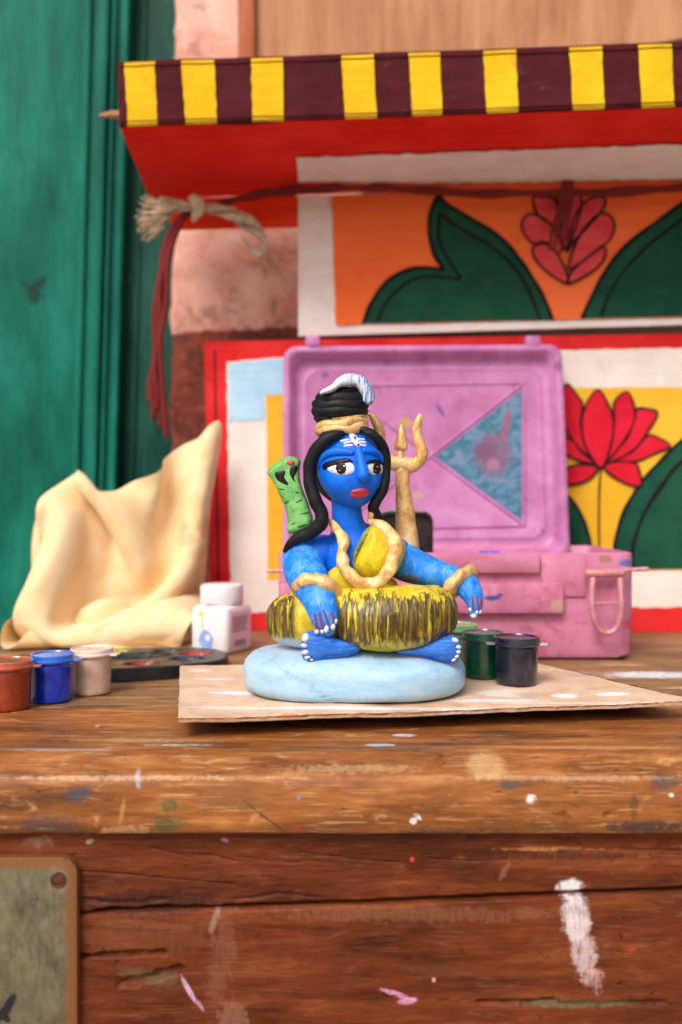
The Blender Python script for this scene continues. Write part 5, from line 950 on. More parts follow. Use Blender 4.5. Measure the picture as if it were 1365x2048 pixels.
    -2604, 8344, 12, -2667, 8300, 46, -2712, 8261, 119, -2729, 8265, 211, -2716, 8281, 254, -2662, 8311, 323, -2602, 8340, 385, -2543, 8360, 453, -2496, 8340, 529, -2474, 8299, 612, -2486, 8269, 645, -2555, 8226, 691, -2608, 8160, 732, -2598, 8073, 768, -2530, 8009, 786, -2435, 8001, 777, -2391, 8017, 764, -2325, 8072, 726, -2287, 8141, 679, -2270, 8215, 626, -2256, 8287, 571, -2224, 8351, 512, -2196, 8373, 483, -2131, 8405, 425, -2075, 8447, 364, -1994, 8449, 318, -1903, 8444, 297, -1812, 8441, 287, -1765, 8439, 286, -1676, 8415, 301, -1608, 8378, 356, -1577, 8355, 441, -1555, 8321, 526, -1491, 8273, 576, -1448, 8260, 589, -1355, 8278, 602, -1291, 8347, 616, -1263, 8433, 640, -1262, 8522, 667, -1275, 8609, 693, -1280, 8653, 705, -1286, 8741, 726, -1279, 8831, 745, -1251, 8917, 755,
    -2542, 8302, 54, -2603, 8262, 109, -2647, 8217, 179, -2686, 8196, 264, -2702, 8204, 309, -2700, 8253, 387, -2659, 8305, 452, -2614, 8356, 515, -2570, 8352, 584, -2528, 8333, 672, -2511, 8324, 715, -2541, 8259, 773, -2590, 8190, 814, -2577, 8104, 850, -2506, 8044, 869, -2411, 8038, 861, -2368, 8055, 848, -2304, 8112, 809, -2270, 8182, 761, -2259, 8257, 708, -2244, 8328, 653, -2193, 8379, 594, -2164, 8397, 566, -2117, 8449, 503, -2052, 8454, 450, -1967, 8443, 406, -1881, 8426, 384, -1791, 8431, 378, -1749, 8445, 378, -1659, 8466, 377, -1572, 8452, 404, -1518, 8420, 473, -1507, 8390, 561, -1483, 8339, 635, -1452, 8314, 659, -1363, 8298, 690, -1282, 8342, 709, -1238, 8423, 729, -1228, 8513, 753, -1243, 8600, 779, -1254, 8643, 792, -1267, 8730, 816, -1264, 8819, 836, -1244, 8907, 848,
    -2495, 8332, 131, -2550, 8284, 185, -2587, 8234, 253, -2617, 8196, 333, -2634, 8185, 376, -2674, 8196, 459, -2671, 8254, 530, -2653, 8320, 590, -2633, 8371, 656, -2594, 8352, 742, -2571, 8344, 784, -2546, 8301, 853, -2579, 8224, 897, -2561, 8139, 932, -2487, 8083, 951, -2393, 8080, 945, -2350, 8098, 931, -2289, 8156, 892, -2258, 8227, 842, -2252, 8301, 789, -2214, 8361, 734, -2152, 8396, 676, -2124, 8419, 645, -2081, 8470, 586, -2012, 8453, 534, -1940, 8420, 487, -1862, 8378, 460, -1770, 8386, 456, -1728, 8403, 459, -1657, 8459, 469, -1567, 8497, 485, -1497, 8493, 531, -1461, 8456, 608, -1463, 8408, 689, -1450, 8377, 722, -1382, 8334, 770, -1293, 8348, 800, -1231, 8415, 822, -1209, 8504, 844, -1216, 8593, 867, -1226, 8636, 880, -1250, 8721, 907, -1250, 8810, 928, -1236, 8898, 942,
    -2504, 8405, 192, -2536, 8347, 254, -2566, 8296, 322, -2582, 8255, 402, -2589, 8238, 444, -2608, 8212, 529, -2644, 8213, 612, -2627, 8276, 676, -2631, 8345, 736, -2647, 8377, 819, -2624, 8369, 862, -2573, 8339, 932, -2576, 8258, 980, -2550, 8175, 1014, -2474, 8124, 1034, -2380, 8126, 1027, -2338, 8146, 1014, -2280, 8205, 974, -2253, 8275, 922, -2235, 8347, 868, -2172, 8384, 815, -2113, 8424, 757, -2087, 8450, 726, -2049, 8479, 678, -1972, 8458, 622, -1909, 8412, 570, -1847, 8350, 544, -1755, 8343, 537, -1710, 8360, 540, -1643, 8421, 553, -1591, 8496, 575, -1515, 8539, 613, -1453, 8525, 672, -1436, 8473, 747, -1439, 8443, 782, -1403, 8382, 843, -1321, 8366, 886, -1242, 8410, 914, -1211, 8494, 937, -1212, 8584, 959, -1212, 8629, 972, -1231, 8714, 998, -1238, 8801, 1021, -1228, 8890, 1036,
    -2574, 8460, 217, -2574, 8417, 304, -2588, 8369, 379, -2594, 8330, 460, -2593, 8315, 502, -2597, 8289, 589, -2597, 8269, 677, -2618, 8260, 762, -2656, 8301, 821, -2677, 8360, 891, -2670, 8365, 933, -2619, 8348, 1012, -2577, 8285, 1066, -2546, 8204, 1099, -2464, 8163, 1117, -2372, 8178, 1108, -2332, 8200, 1095, -2277, 8261, 1053, -2250, 8328, 999, -2203, 8382, 949, -2136, 8416, 896, -2080, 8463, 838, -2057, 8490, 806, -2005, 8493, 766, -1933, 8462, 696, -1907, 8381, 655, -1846, 8317, 628, -1752, 8310, 624, -1707, 8328, 627, -1643, 8394, 642, -1614, 8481, 660, -1548, 8544, 703, -1486, 8573, 746, -1433, 8537, 814, -1428, 8506, 848, -1419, 8438, 912, -1354, 8397, 965, -1269, 8414, 1003, -1214, 8485, 1029, -1215, 8575, 1051, -1215, 8619, 1064, -1216, 8706, 1090, -1226, 8793, 1115, -1219, 8882, 1132,
    -2614, 8477, 233, -2615, 8437, 310, -2613, 8401, 401, -2613, 8365, 483, -2610, 8352, 526, -2607, 8328, 613, -2608, 8308, 701, -2600, 8295, 791, -2653, 8296, 863, -2680, 8335, 926, -2680, 8354, 967, -2645, 8332, 1047, -2588, 8294, 1109, -2546, 8216, 1143, -2460, 8184, 1158, -2371, 8205, 1146, -2333, 8229, 1132, -2279, 8289, 1090, -2247, 8355, 1036, -2186, 8399, 990, -2121, 8435, 936, -2066, 8486, 878, -2047, 8512, 844, -1981, 8501, 799, -1930, 8444, 738, -1915, 8362, 695, -1849, 8301, 671, -1755, 8297, 667, -1710, 8316, 672, -1649, 8385, 686, -1627, 8474, 703, -1572, 8545, 742, -1510, 8585, 783, -1445, 8565, 848, -1431, 8536, 882, -1425, 8467, 946, -1370, 8416, 1002, -1286, 8419, 1044, -1220, 8480, 1074, -1217, 8569, 1097, -1217, 8614, 1109, -1218, 8700, 1136, -1220, 8788, 1160, -1219, 8877, 1178,
    -2693, 8513, 268, -2689, 8478, 351, -2689, 8444, 434, -2680, 8415, 520, -2670, 8401, 564, -2647, 8378, 656, -2642, 8373, 753, -2631, 8371, 844, -2623, 8356, 934, -2676, 8343, 1011, -2680, 8345, 1048, -2680, 8292, 1122, -2629, 8267, 1185, -2554, 8232, 1211, -2462, 8232, 1215, -2378, 8266, 1204, -2343, 8293, 1195, -2288, 8351, 1163, -2236, 8406, 1116, -2162, 8437, 1073, -2099, 8481, 1021, -2053, 8532, 953, -2016, 8533, 925, -1957, 8481, 873, -1956, 8406, 818, -1937, 8326, 774, -1862, 8272, 756, -1767, 8276, 757, -1724, 8299, 763, -1668, 8372, 777, -1651, 8463, 790, -1620, 8546, 816, -1557, 8599, 862, -1484, 8606, 921, -1455, 8588, 953, -1432, 8524, 1017, -1398, 8462, 1077, -1321, 8440, 1127, -1241, 8475, 1163, -1220, 8558, 1188, -1220, 8603, 1201, -1214, 8690, 1228, -1209, 8777, 1254, -1205, 8865, 1273,
    -2741, 8580, 308, -2743, 8541, 383, -2734, 8493, 438, -2721, 8449, 526, -2711, 8429, 580, -2687, 8400, 698, -2692, 8405, 813, -2694, 8416, 905, -2671, 8417, 998, -2655, 8406, 1080, -2671, 8389, 1120, -2680, 8343, 1192, -2649, 8298, 1234, -2564, 8278, 1258, -2471, 8289, 1259, -2390, 8330, 1246, -2358, 8359, 1237, -2297, 8414, 1214, -2222, 8448, 1194, -2150, 8485, 1159, -2092, 8535, 1102, -2024, 8538, 1039, -1995, 8510, 1014, -1986, 8440, 953, -2000, 8371, 890, -1963, 8293, 853, -1880, 8248, 841, -1786, 8262, 848, -1746, 8288, 855, -1691, 8362, 866, -1672, 8452, 878, -1651, 8539, 903, -1598, 8604, 944, -1526, 8632, 998, -1490, 8627, 1028, -1439, 8579, 1089, -1414, 8514, 1152, -1352, 8473, 1207, -1268, 8482, 1250, -1203, 8544, 1278, -1201, 8589, 1291, -1195, 8677, 1320, -1189, 8763, 1347, -1184, 8851, 1368,
    -2751, 8662, 350, -2760, 8624, 385, -2772, 8579, 438, -2778, 8527, 540, -2775, 8500, 608, -2763, 8472, 764, -2751, 8469, 890, -2731, 8469, 988, -2707, 8472, 1074, -2679, 8475, 1144, -2680, 8459, 1177, -2680, 8412, 1228, -2653, 8365, 1272, -2572, 8340, 1298, -2478, 8349, 1301, -2400, 8394, 1289, -2371, 8427, 1280, -2303, 8474, 1264, -2222, 8502, 1245, -2154, 8546, 1216, -2082, 8559, 1176, -2026, 8501, 1125, -2022, 8467, 1093, -2042, 8411, 1021, -2043, 8338, 963, -1989, 8264, 934, -1900, 8231, 929, -1809, 8253, 938, -1770, 8281, 945, -1714, 8353, 955, -1685, 8439, 967, -1668, 8525, 993, -1630, 8601, 1032, -1564, 8646, 1081, -1526, 8653, 1108, -1456, 8629, 1164, -1421, 8569, 1226, -1375, 8516, 1286, -1296, 8502, 1335, -1215, 8538, 1369, -1186, 8575, 1382, -1175, 8662, 1410, -1169, 8748, 1440, -1165, 8836, 1463,
    -2725, 8739, 391, -2745, 8722, 424, -2773, 8698, 482, -2802, 8664, 590, -2813, 8641, 672, -2811, 8598, 843, -2789, 8573, 967, -2756, 8555, 1078, -2721, 8548, 1162, -2666, 8550, 1200, -2680, 8530, 1211, -2673, 8488, 1259, -2631, 8443, 1301, -2582, 8408, 1335, -2488, 8412, 1342, -2411, 8459, 1330, -2387, 8496, 1320, -2315, 8536, 1306, -2239, 8567, 1286, -2156, 8579, 1256, -2088, 8528, 1230, -2074, 8462, 1190, -2083, 8437, 1159, -2101, 8381, 1086, -2080, 8303, 1037, -2013, 8238, 1017, -1920, 8220, 1017, -1832, 8250, 1029, -1796, 8279, 1037, -1738, 8348, 1045, -1678, 8416, 1055, -1657, 8501, 1082, -1645, 8582, 1122, -1595, 8646, 1169, -1560, 8665, 1193, -1481, 8668, 1243, -1424, 8623, 1301, -1390, 8564, 1364, -1321, 8532, 1418, -1236, 8543, 1457, -1198, 8569, 1473, -1156, 8646, 1501, -1149, 8732, 1534, -1146, 8819, 1560,
    -2708, 8819, 429, -2704, 8798, 488, -2723, 8796, 557, -2742, 8791, 663, -2760, 8773, 739, -2780, 8730, 879, -2775, 8694, 997, -2752, 8670, 1102, -2724, 8650, 1181, -2697, 8633, 1215, -2685, 8618, 1228, -2661, 8577, 1271, -2621, 8532, 1311, -2577, 8493, 1355, -2508, 8483, 1375, -2433, 8534, 1364, -2391, 8580, 1365, -2346, 8580, 1365, -2246, 8588, 1333, -2170, 8548, 1309, -2131, 8484, 1273, -2141, 8433, 1225, -2151, 8411, 1202, -2152, 8343, 1152, -2112, 8267, 1113, -2032, 8216, 1102, -1938, 8215, 1107, -1857, 8258, 1120, -1823, 8289, 1128, -1757, 8349, 1135, -1677, 8392, 1142, -1632, 8469, 1164, -1630, 8550, 1209, -1615, 8626, 1258, -1588, 8656, 1282, -1513, 8690, 1327, -1437, 8671, 1379, -1396, 8616, 1441, -1343, 8568, 1500, -1260, 8558, 1544, -1218, 8572, 1562, -1153, 8632, 1594, -1133, 8716, 1627, -1128, 8802, 1656,
    -2694, 8858, 447, -2681, 8824, 521, -2692, 8827, 591, -2703, 8828, 694, -2723, 8812, 759, -2747, 8777, 882, -2749, 8745, 994, -2733, 8721, 1095, -2711, 8701, 1174, -2689, 8680, 1212, -2680, 8663, 1227, -2655, 8620, 1271, -2617, 8577, 1315, -2570, 8540, 1362, -2524, 8516, 1392, -2442, 8555, 1386, -2391, 8580, 1384, -2346, 8580, 1384, -2246, 8576, 1360, -2182, 8524, 1332, -2155, 8461, 1292, -2174, 8419, 1243, -2183, 8394, 1220, -2175, 8323, 1183, -2126, 8249, 1153, -2040, 8208, 1146, -1947, 8218, 1152, -1869, 8267, 1165, -1837, 8298, 1174, -1767, 8352, 1181, -1681, 8384, 1186, -1624, 8454, 1207, -1613, 8534, 1250, -1616, 8610, 1303, -1597, 8644, 1327, -1529, 8692, 1372, -1450, 8689, 1422, -1398, 8641, 1482, -1352, 8588, 1542, -1272, 8569, 1587, -1229, 8579, 1606, -1157, 8629, 1641, -1128, 8709, 1677, -1118, 8793, 1707,
    -2642, 8928, 474, -2640, 8886, 555, -2645, 8862, 638, -2652, 8862, 728, -2667, 8853, 778, -2690, 8830, 875, -2697, 8810, 971, -2690, 8790, 1060, -2675, 8773, 1140, -2658, 8761, 1210, -2644, 8744, 1234, -2602, 8695, 1274, -2596, 8662, 1326, -2558, 8627, 1374, -2513, 8596, 1419, -2444, 8579, 1437, -2402, 8591, 1434, -2314, 8584, 1430, -2242, 8537, 1410, -2212, 8471, 1373, -2223, 8427, 1324, -2244, 8388, 1274, -2244, 8356, 1254, -2215, 8280, 1225, -2145, 8219, 1213, -2052, 8203, 1214, -1964, 8234, 1225, -1892, 8290, 1244, -1860, 8321, 1259, -1786, 8362, 1272, -1696, 8378, 1274, -1618, 8422, 1293, -1584, 8499, 1332, -1600, 8572, 1388, -1601, 8608, 1416, -1558, 8679, 1458, -1483, 8708, 1507, -1412, 8685, 1563, -1368, 8631, 1624, -1296, 8597, 1671, -1253, 8595, 1693, -1173, 8625, 1733, -1128, 8694, 1774, -1102, 8774, 1806,
    -2568, 8980, 491, -2564, 8935, 571, -2584, 8915, 659, -2612, 8905, 745, -2624, 8900, 789, -2638, 8885, 878, -2632, 8861, 967, -2621, 8844, 1056, -2608, 8836, 1147, -2594, 8827, 1214, -2581, 8809, 1239, -2556, 8771, 1287, -2540, 8734, 1337, -2524, 8705, 1388, -2493, 8677, 1438, -2434, 8638, 1476, -2391, 8616, 1483, -2309, 8569, 1483, -2283, 8492, 1451, -2285, 8442, 1403, -2301, 8410, 1351, -2304, 8348, 1308, -2292, 8312, 1293, -2240, 8240, 1272, -2154, 8202, 1266, -2061, 8213, 1268, -1984, 8265, 1281, -1918, 8328, 1307, -1881, 8352, 1336, -1813, 8402, 1349, -1724, 8407, 1356, -1635, 8400, 1379, -1573, 8460, 1416, -1580, 8534, 1472, -1594, 8566, 1502, -1578, 8647, 1542, -1519, 8701, 1591, -1444, 8707, 1648, -1390, 8667, 1711, -1310, 8647, 1746, -1274, 8635, 1773, -1196, 8633, 1823, -1138, 8688, 1873, -1089, 8744, 1904,
    -2486, 9017, 505, -2506, 9001, 593, -2549, 8999, 673, -2576, 8988, 760, -2582, 8979, 805, -2576, 8950, 891, -2553, 8908, 968, -2538, 8884, 1055, -2526, 8876, 1146, -2511, 8865, 1214, -2502, 8856, 1240, -2486, 8828, 1293, -2475, 8797, 1345, -2463, 8771, 1398, -2442, 8749, 1452, -2412, 8702, 1502, -2390, 8653, 1520, -2383, 8551, 1512, -2369, 8480, 1472, -2369, 8429, 1423, -2369, 8371, 1379, -2346, 8299, 1347, -2324, 8263, 1335, -2251, 8207, 1322, -2158, 8194, 1321, -2073, 8233, 1320, -2024, 8310, 1316, -1968, 8381, 1332, -1931, 8410, 1358, -1843, 8427, 1416, -1761, 8380, 1435, -1670, 8376, 1459, -1598, 8422, 1496, -1582, 8491, 1555, -1599, 8520, 1590, -1591, 8606, 1622, -1555, 8675, 1671, -1490, 8715, 1725, -1411, 8723, 1774, -1325, 8719, 1800, -1290, 8706, 1829, -1236, 8672, 1895, -1169, 8690, 1960, -1104, 8720, 1983,
]
V_ = [Vector((SHEET[k]/10000, SHEET[k+1]/10000, SHEET[k+2]/10000)) for k in range(0, len(SHEET), 3)]
Fc = [(j*44+i, j*44+i+1, (j+1)*44+i+1, (j+1)*44+i) for j in range(43) for i in range(43)]
n = N('cream_cotton'); f = n.noise(40, 4, .6, .3)
c = n.mix(n.step(f, .35, .65), (240, 200, 148), (246, 212, 166))
kl0 = P(230, 1300, .82); kl0.z = 0
for px, py, rx, ry, col, am in ((350, 1085, 26, 14, (160, 112, 80), .3), (395, 1060, 18, 30, (206, 130, 80), .7), (345, 1060, 10, 14, (150, 106, 80), .3), (385, 1110, 24, 16, (214, 150, 96), .5)):
    c = n.mix(n.math('MULTIPLY', n.blob(P(px, py, .79)-kl0, (rx*.79/F, .2, ry*.79/F), 0, .4, .6, 200), am), c, col)
M_cloth = n.out(c, .8, n.math('ADD', n.noise(900, 3, .6), n.noise(60, 3, .5)), .25, .0010, .1, Sheen_Weight=.2, Subsurface_Weight=.25, Subsurface_Radius=(.02, .012, .006), Subsurface_Scale=.4)
cloth = obj('cream_cloth', (V_, Fc), M_cloth, angle=180)
so = cloth.modifiers.new('solid', 'SOLIDIFY'); so.thickness = .0007
sb = cloth.modifiers.new('sub', 'SUBSURF'); sb.levels = 2; sb.render_levels = 2
cloth.location = kl0
for v in cloth.data.vertices: v.co -= kl0
tag(cloth, 'crumpled cream yellow cotton cloth heaped against the green door and painting', 'cloth')

# ------------------------------------------------------------------ the clay figurine
D0 = .572; s0 = D0/F
def FP(px, py, w): return P(px, py, D0-w*s0)
def Z1(x, y): return (520+x/3.7917, 730+y/3.7917)
def Z2(x, y): return (500+x/2.73, 1020+y/2.73)
def ftube(pts, n=5, **k): # (px,py,w,r[,flat])
    m5 = max(len(p) for p in pts); pts = [tuple(p)+(1.0,)*(m5-len(p)) for p in pts]
    q = cr(pts, n); return tube([(FP(p[0], p[1], p[2]), p[3]*(D0-p[2]*s0)/F, *([p[4]] if len(p) > 4 else [])) for p in q], **k)
def fell(px, py, w, rx, ry, rw, **k): c_ = FP(px, py, w); return ellipsoid(c_, (rx*s0, rw*s0, ry*s0), **k)
FL = FP(713, 1400, 0); FL.z = ZC
fig = thing('clay_figurine', 'hand-painted blue clay figurine seated cross-legged on a pale blue rock, holding no tools', 'figurine', FL)
fig['label'] = 'hand-painted blue clay figurine seated cross-legged on a pale blue rock, golden trident behind'
# materials
def clay(name, a, b, scale=160, rough=.46, streak=None, chips=None, chip_th=.72, bump=.6, extra=None, **kw):
    n = N(name)
    v = n.map(streak) if streak else n.co
    f = n.noise(scale, 5, .65, .4, vec=v); g = n.noise(scale*5, 4, .6, vec=v)
    c = n.mix(n.step(n.math('ADD', n.math('MULTIPLY', f, .7), n.math('MULTIPLY', g, .3)), .36, .64), a, b)
    if chips: c = n.mix(n.step(n.noise(650, 3, .6, vec=n.map(loc=(3, 1, 2))), chip_th, chip_th+.03), c, chips)
    if extra: c = extra(n, c)
    h = n.math('ADD', n.math('MULTIPLY', g, .5), n.math('ADD', n.noise(180, 3, .6), n.math('MULTIPLY', n.noise(1800, 2, .6), .3)))
    return n.out(c, n.step(f, .3, .7, rough-.08, rough+.12), h, bump, .0007, .32, **kw)
M_blue = clay('blue_clay_paint', (0, 92, 218), (0, 112, 234), 90, .42, chips=(120, 160, 210), chip_th=.76)
def armx(n, c):
    c = n.mix(n.math('MULTIPLY', n.step(n.noise(120, 4, .7, .6, vec=n.map((1, 1, .6), (5, 2, 1))), .44, .60), .6), c, (84, 164, 234))
    return n.mix(n.math('MULTIPLY', n.step(n.noise(1, 4, .7, .4, vec=n.map((500, 300, 120), rot=(0, .5, 0))), .54, .66), .4), c, (130, 188, 236))
M_arm = clay('light_blue_arm_paint', (4, 106, 220), (26, 132, 236), 110, .45, chips=(170, 200, 230), chip_th=.75, extra=armx)
def armr(n, c):
    c = armx(n, c); return n.mix(n.math('MULTIPLY', n.blob(FP(815, 1160, 40)-FL, (24*s0, .03, 10*s0), 0, .3, .6, 500), .8), c, (120, 98, 84))
M_armr = clay('light_blue_arm_paint_worn', (4, 106, 220), (26, 132, 236), 110, .45, chips=(170, 200, 230), chip_th=.75, extra=armr)
M_foot = clay('blue_foot_paint', (8, 84, 200), (70, 136, 216), 90, .45, streak=(1.2, 1, 9))
M_gold = clay('gold_paint', (204, 148, 84), (240, 204, 148), 130, .34, bump=1.0, Metallic=.25, streak=(1, 1, .5))
M_black = clay('black_clay_paint', (7, 7, 10), (17, 17, 22), 120, .55, chips=(60, 60, 66), chip_th=.79)
M_whitep = clay('white_paint', (218, 214, 216), (232, 228, 230), 300, .4)
M_blackp = clay('gloss_black_paint', (12, 9, 9), (26, 18, 16), 300, .22)
M_lip = clay('coral_lip_paint', (190, 52, 64), (214, 84, 92), 260, .35)
M_redp = clay('red_line_paint', (150, 40, 70), (176, 58, 84), 300, .4)
M_yellow = clay('yellow_cloth_paint', (196, 170, 10), (220, 196, 40), 110, .4, extra=lambda n, c: n.mix(n.math('MULTIPLY', n.step(n.noise(90, 4, .6, .5, vec=n.map(loc=(2, 2, 2))), .56, .66), .45), c, (120, 124, 20)))
M_green = clay('green_snake_paint', (92, 162, 82), (132, 192, 114), 110, .45)
M_dkgreen = clay('dark_green_marks', (36, 84, 44), (58, 108, 60), 300, .45)
def plume(n, c):
    st = n.noise(1, 4, .6, .3, vec=n.map((900, 300, 90), rot=(0, .55, 0)))
    p = FP(742, 785, 35)-FL
    m = n.math('MULTIPLY', n.step(st, .46, .58), n.blob(p, (42*s0, .05, 48*s0), 0, .6, .3, 200))
    return n.mix(m, c, (50, 96, 190))
M_plume = clay('white_water_paint', (196, 204, 224), (222, 224, 232), 160, .42, extra=plume)
def rockx(n, c):
    c = n.mix(n.math('MULTIPLY', n.step(n.noise(40, 5, .65, .6, vec=n.map((.6, 1, 2.2), (1, 4, 2))), .5, .66), .6), c, (186, 206, 222))
    return n.mix(n.math('MULTIPLY', n.step(n.noise(55, 4, .6, .8, vec=n.map(loc=(5, 4, 2))), .55, .68), .5), c, (116, 160, 204))
M_rock = clay('pale_blue_rock_paint', (150, 188, 216), (172, 202, 224), 70, .34, streak=(1, 1, 3), bump=.3, extra=rockx)
# tiger-stripe trousers
n = N('tiger_trousers_paint'); xx = n.xyz()
f = n.noise(150, 4, .6, .4)
ye = n.mix(n.step(f, .35, .65), (196, 168, 20), (222, 200, 60))
sv = n.map((430, 130, 30), rot=(0, .14, 0)); sv2 = n.map((190, 90, 16), (3, 1, 1), rot=(0, -.05, 0))
s1 = n.noise(1, 4, .7, .3, vec=sv); s2 = n.noise(1, 3, .6, .5, vec=sv2)
zc = lambda py: (FP(760, py, 110)-FL).z
zz = n.math('ADD', xx[2], n.math('MULTIPLY', n.math('ADD', n.math('SUBTRACT', s2, .5), n.math('MULTIPLY', n.math('SUBTRACT', s1, .5), .7)), .040))
top_ = n.step(zz, zc(1184), zc(1198)); bot_ = n.step(n.math('ADD', xx[2], n.math('MULTIPLY', n.math('SUBTRACT', s1, .5), .022)), zc(1298), zc(1270))
m = n.math('MULTIPLY', top_, bot_)
m = n.math('MULTIPLY', m, n.step(n.math('ADD', n.math('MULTIPLY', s1, .62), n.math('MULTIPLY', s2, .38)), .355, .485))
gx = lambda px: (FP(px, 1230, 110)-FL).x
gap = n.math('MULTIPLY', n.step(xx[0], gx(582), gx(600)), n.step(xx[0], gx(676), gx(664)))
m = n.math('MULTIPLY', m, n.math('SUBTRACT', 1.0, n.math('MULTIPLY', gap, .92)))
dk = n.mix(n.step(n.noise(1, 3, .6, vec=n.map((700, 200, 50), (7, 7, 7))), .42, .6), (24, 19, 12), (112, 82, 34))
c = n.mix(n.math('MULTIPLY', m, .95), ye, dk)
c = n.mix(n.math('MULTIPLY', n.blob(FP(585, 1292, 70)-FL, (42*s0, .03, 15*s0), 0, .4, .5, 300), .85), c, (196, 206, 214))
M_tiger = n.out(c, n.step(f, .3, .7, .36, .52), n.math('ADD', n.math('MULTIPLY', s1, .8), n.noise(400, 3, .6)), .35, .0007, .45)

# rock
rx, ry_, rz_ = 222*s0, .0480, .0155
rc = Vector(((713-CX)/F*D0, D0-.0012, ZC+.0104))
V_, F_ = ellipsoid(rc, (rx, ry_, rz_), 140, 60, .60, .74)
W = []
for v in V_:
    d = v-rc; k = 1+.045*noise.noise(d*24)+.022*noise.noise(d*70)
    q = rc+Vector((d.x*k, d.y*k, d.z*(1+.16*noise.noise(Vector((d.x*30, d.y*30, 2))))))
    # press-line low on the left and a sag toward the right
    if d.z > 0: q.z -= .0012*max(0, d.x/rx)
    cre = abs((d.x+.030)+(d.z)*1.9); q.y += .0010*math.exp(-(cre/.0014)**2)*(1.8 if d.y < 0 else 0)
    q.z = max(q.z, ZC+.0004)
    W.append(q)
obj('rock_base', (W, F_), M_rock, fig, angle=180)
# trousers
tr = join(ftube([(672, 1228, 70, 48), (694, 1230, 84, 54), (740, 1238, 92, 63), (790, 1237, 90, 66), (836, 1231, 84, 63), (862, 1226, 72, 57)], seg=24),
          ftube([(582, 1240, 26, 52), (602, 1238, 40, 57), (632, 1237, 56, 60), (670, 1240, 56, 55), (720, 1235, 20, 50)], seg=24), fell(720, 1222, -15, 130, 52, 85))
trs = obj('trousers', tr, M_tiger, fig, jit=.0008, jf=70, remesh=.0008, smooth_it=7)
# feet
def foot(poly, w, th, toes, wt):
    q = [Z2(*p) for p in poly]
    fo = obj('foot', inflate(q, FP, w, th, 24, 5), M_foot, fig, angle=180, jit=.0004, jf=120)
    for (x, y, a, b, r) in toes:
        px, py = Z2(x, y); wv = w(px, py) if callable(w) else w
        obj('toenail', inflate(ell(px, py, a/2.73, b/2.73, r), FP, wv+wt, 5, 5, 3, smooth=0), M_whitep, fo, angle=180)
foot([(282, 690), (300, 670), (350, 658), (450, 690), (560, 728), (610, 755), (540, 800), (450, 815), (365, 828), (312, 826), (286, 790)], lambda x, y: 128-(x-605)*.12, 20,
     [(305, 698, 22, 26, 15), (298, 740, 19, 13, 8), (305, 777, 23, 14, -15), (316, 804, 19, 11, -20), (334, 820, 16, 7, -8)], 14)
foot([(770, 778), (900, 748), (1000, 708), (1085, 682), (1128, 690), (1153, 728), (1156, 780), (1132, 826), (1090, 835), (1000, 815), (890, 792)], lambda x, y: 104-(925-x)*-.02, 18,
     [(1120, 712, 22, 15, 20), (1138, 748, 19, 12, 10), (1138, 775, 16, 11, 0), (1130, 800, 15, 10, -15), (1114, 819, 15, 9, -25)], 12)
# torso with neck
obj('torso', join(fell(716, 1118, 8, 70, 74, 52), fell(722, 1172, 8, 62, 46, 56), ftube([(694, 1000, 28, 31), (694, 1030, 24, 31), (698, 1060, 15, 38), (705, 1090, 8, 52)], seg=20), fell(640, 1102, 4, 46, 34, 40), fell(780, 1105, -2, 46, 34, 38)), M_blue, fig, jit=.0005, jf=80, remesh=.0009, smooth_it=8)
wrap = obj('yellow_wrap', join(inflate([(743, 1050), (720, 1076), (703, 1112), (708, 1144), (742, 1168), (780, 1160), (804, 1124), (812, 1094), (797, 1070), (768, 1054)], FP, 42, 38, 42, 5), inflate([(652, 1152), (676, 1132), (700, 1142), (730, 1172), (722, 1200), (680, 1198), (655, 1186)], FP, 56, 18, 20, 5), fell(735, 1172, 22, 62, 24, 44)), M_yellow, fig, angle=180, jit=.0006, jf=90)
obj('wrap_edge', ftube([(741, 1058, 60, 3), (724, 1082, 68, 4), (712, 1108, 68, 4), (709, 1120, 66, 3)], seg=8), clay('olive_edge_paint', (70, 104, 30), (190, 170, 90), 300, .45), wrap)
# arms
la = obj('arm', ftube([(616, 1092, 2, 34, .95), (609, 1112, 14, 43, .92), (610, 1138, 36, 43, .9), (620, 1162, 66, 40, .85), (631, 1182, 98, 36, .75), (640, 1202, 120, 32, .6), (647, 1226, 134, 30, .5), (653, 1246, 138, 24, .45), (655, 1256, 137, 18, .42)], n=7, seg=26), M_arm, fig, angle=180, jit=.0006, jf=110)
ra = obj('arm', ftube([(790, 1115, -6, 36), (815, 1127, 4, 37), (850, 1140, 16, 33), (885, 1150, 30, 27), (912, 1159, 46, 25, .9), (930, 1168, 56, 27, .75), (944, 1188, 64, 23, .65), (950, 1210, 68, 16, .6), (949, 1226, 68, 10, .6)], n=7, seg=26), M_armr, fig, angle=180, jit=.0005, jf=110)
def bangle(c_, ax, R, r, a, flat=1.0):
    ax = Vector(ax).normalized(); e1 = Vector((1, 0, 0)); e1 = (e1-ax*e1.dot(ax)).normalized(); e2 = ax.cross(e1)
    pts = []
    for k in range(40):
        g = 2*math.pi*k/40; rr = r*(1+.16*noise.noise(Vector((math.cos(g)*2, math.sin(g)*2, a))))
        pts.append((c_+e1*(R*math.cos(g))+e2*(R*flat*math.sin(g)), rr))
    g1 = tube(pts, 14, closed=True)
    return g1
obj('bracelet', bangle(FP(635, 1181, 92), (-.22, -.62, -.62), 36*s0, 13.5*s0, 1, .85), M_gold, fig, angle=180, jit=.0013, jf=210)
obj('bracelet', bangle(FP(921, 1163, 50), (.62, -.42, -.60), 30*s0, 12.5*s0, 4, .85), M_gold, fig, angle=180, jit=.0013, jf=210)
def handw(px, py): return 137+15*math.sqrt(max(0, 1-((px-650)/30)**2))*.9
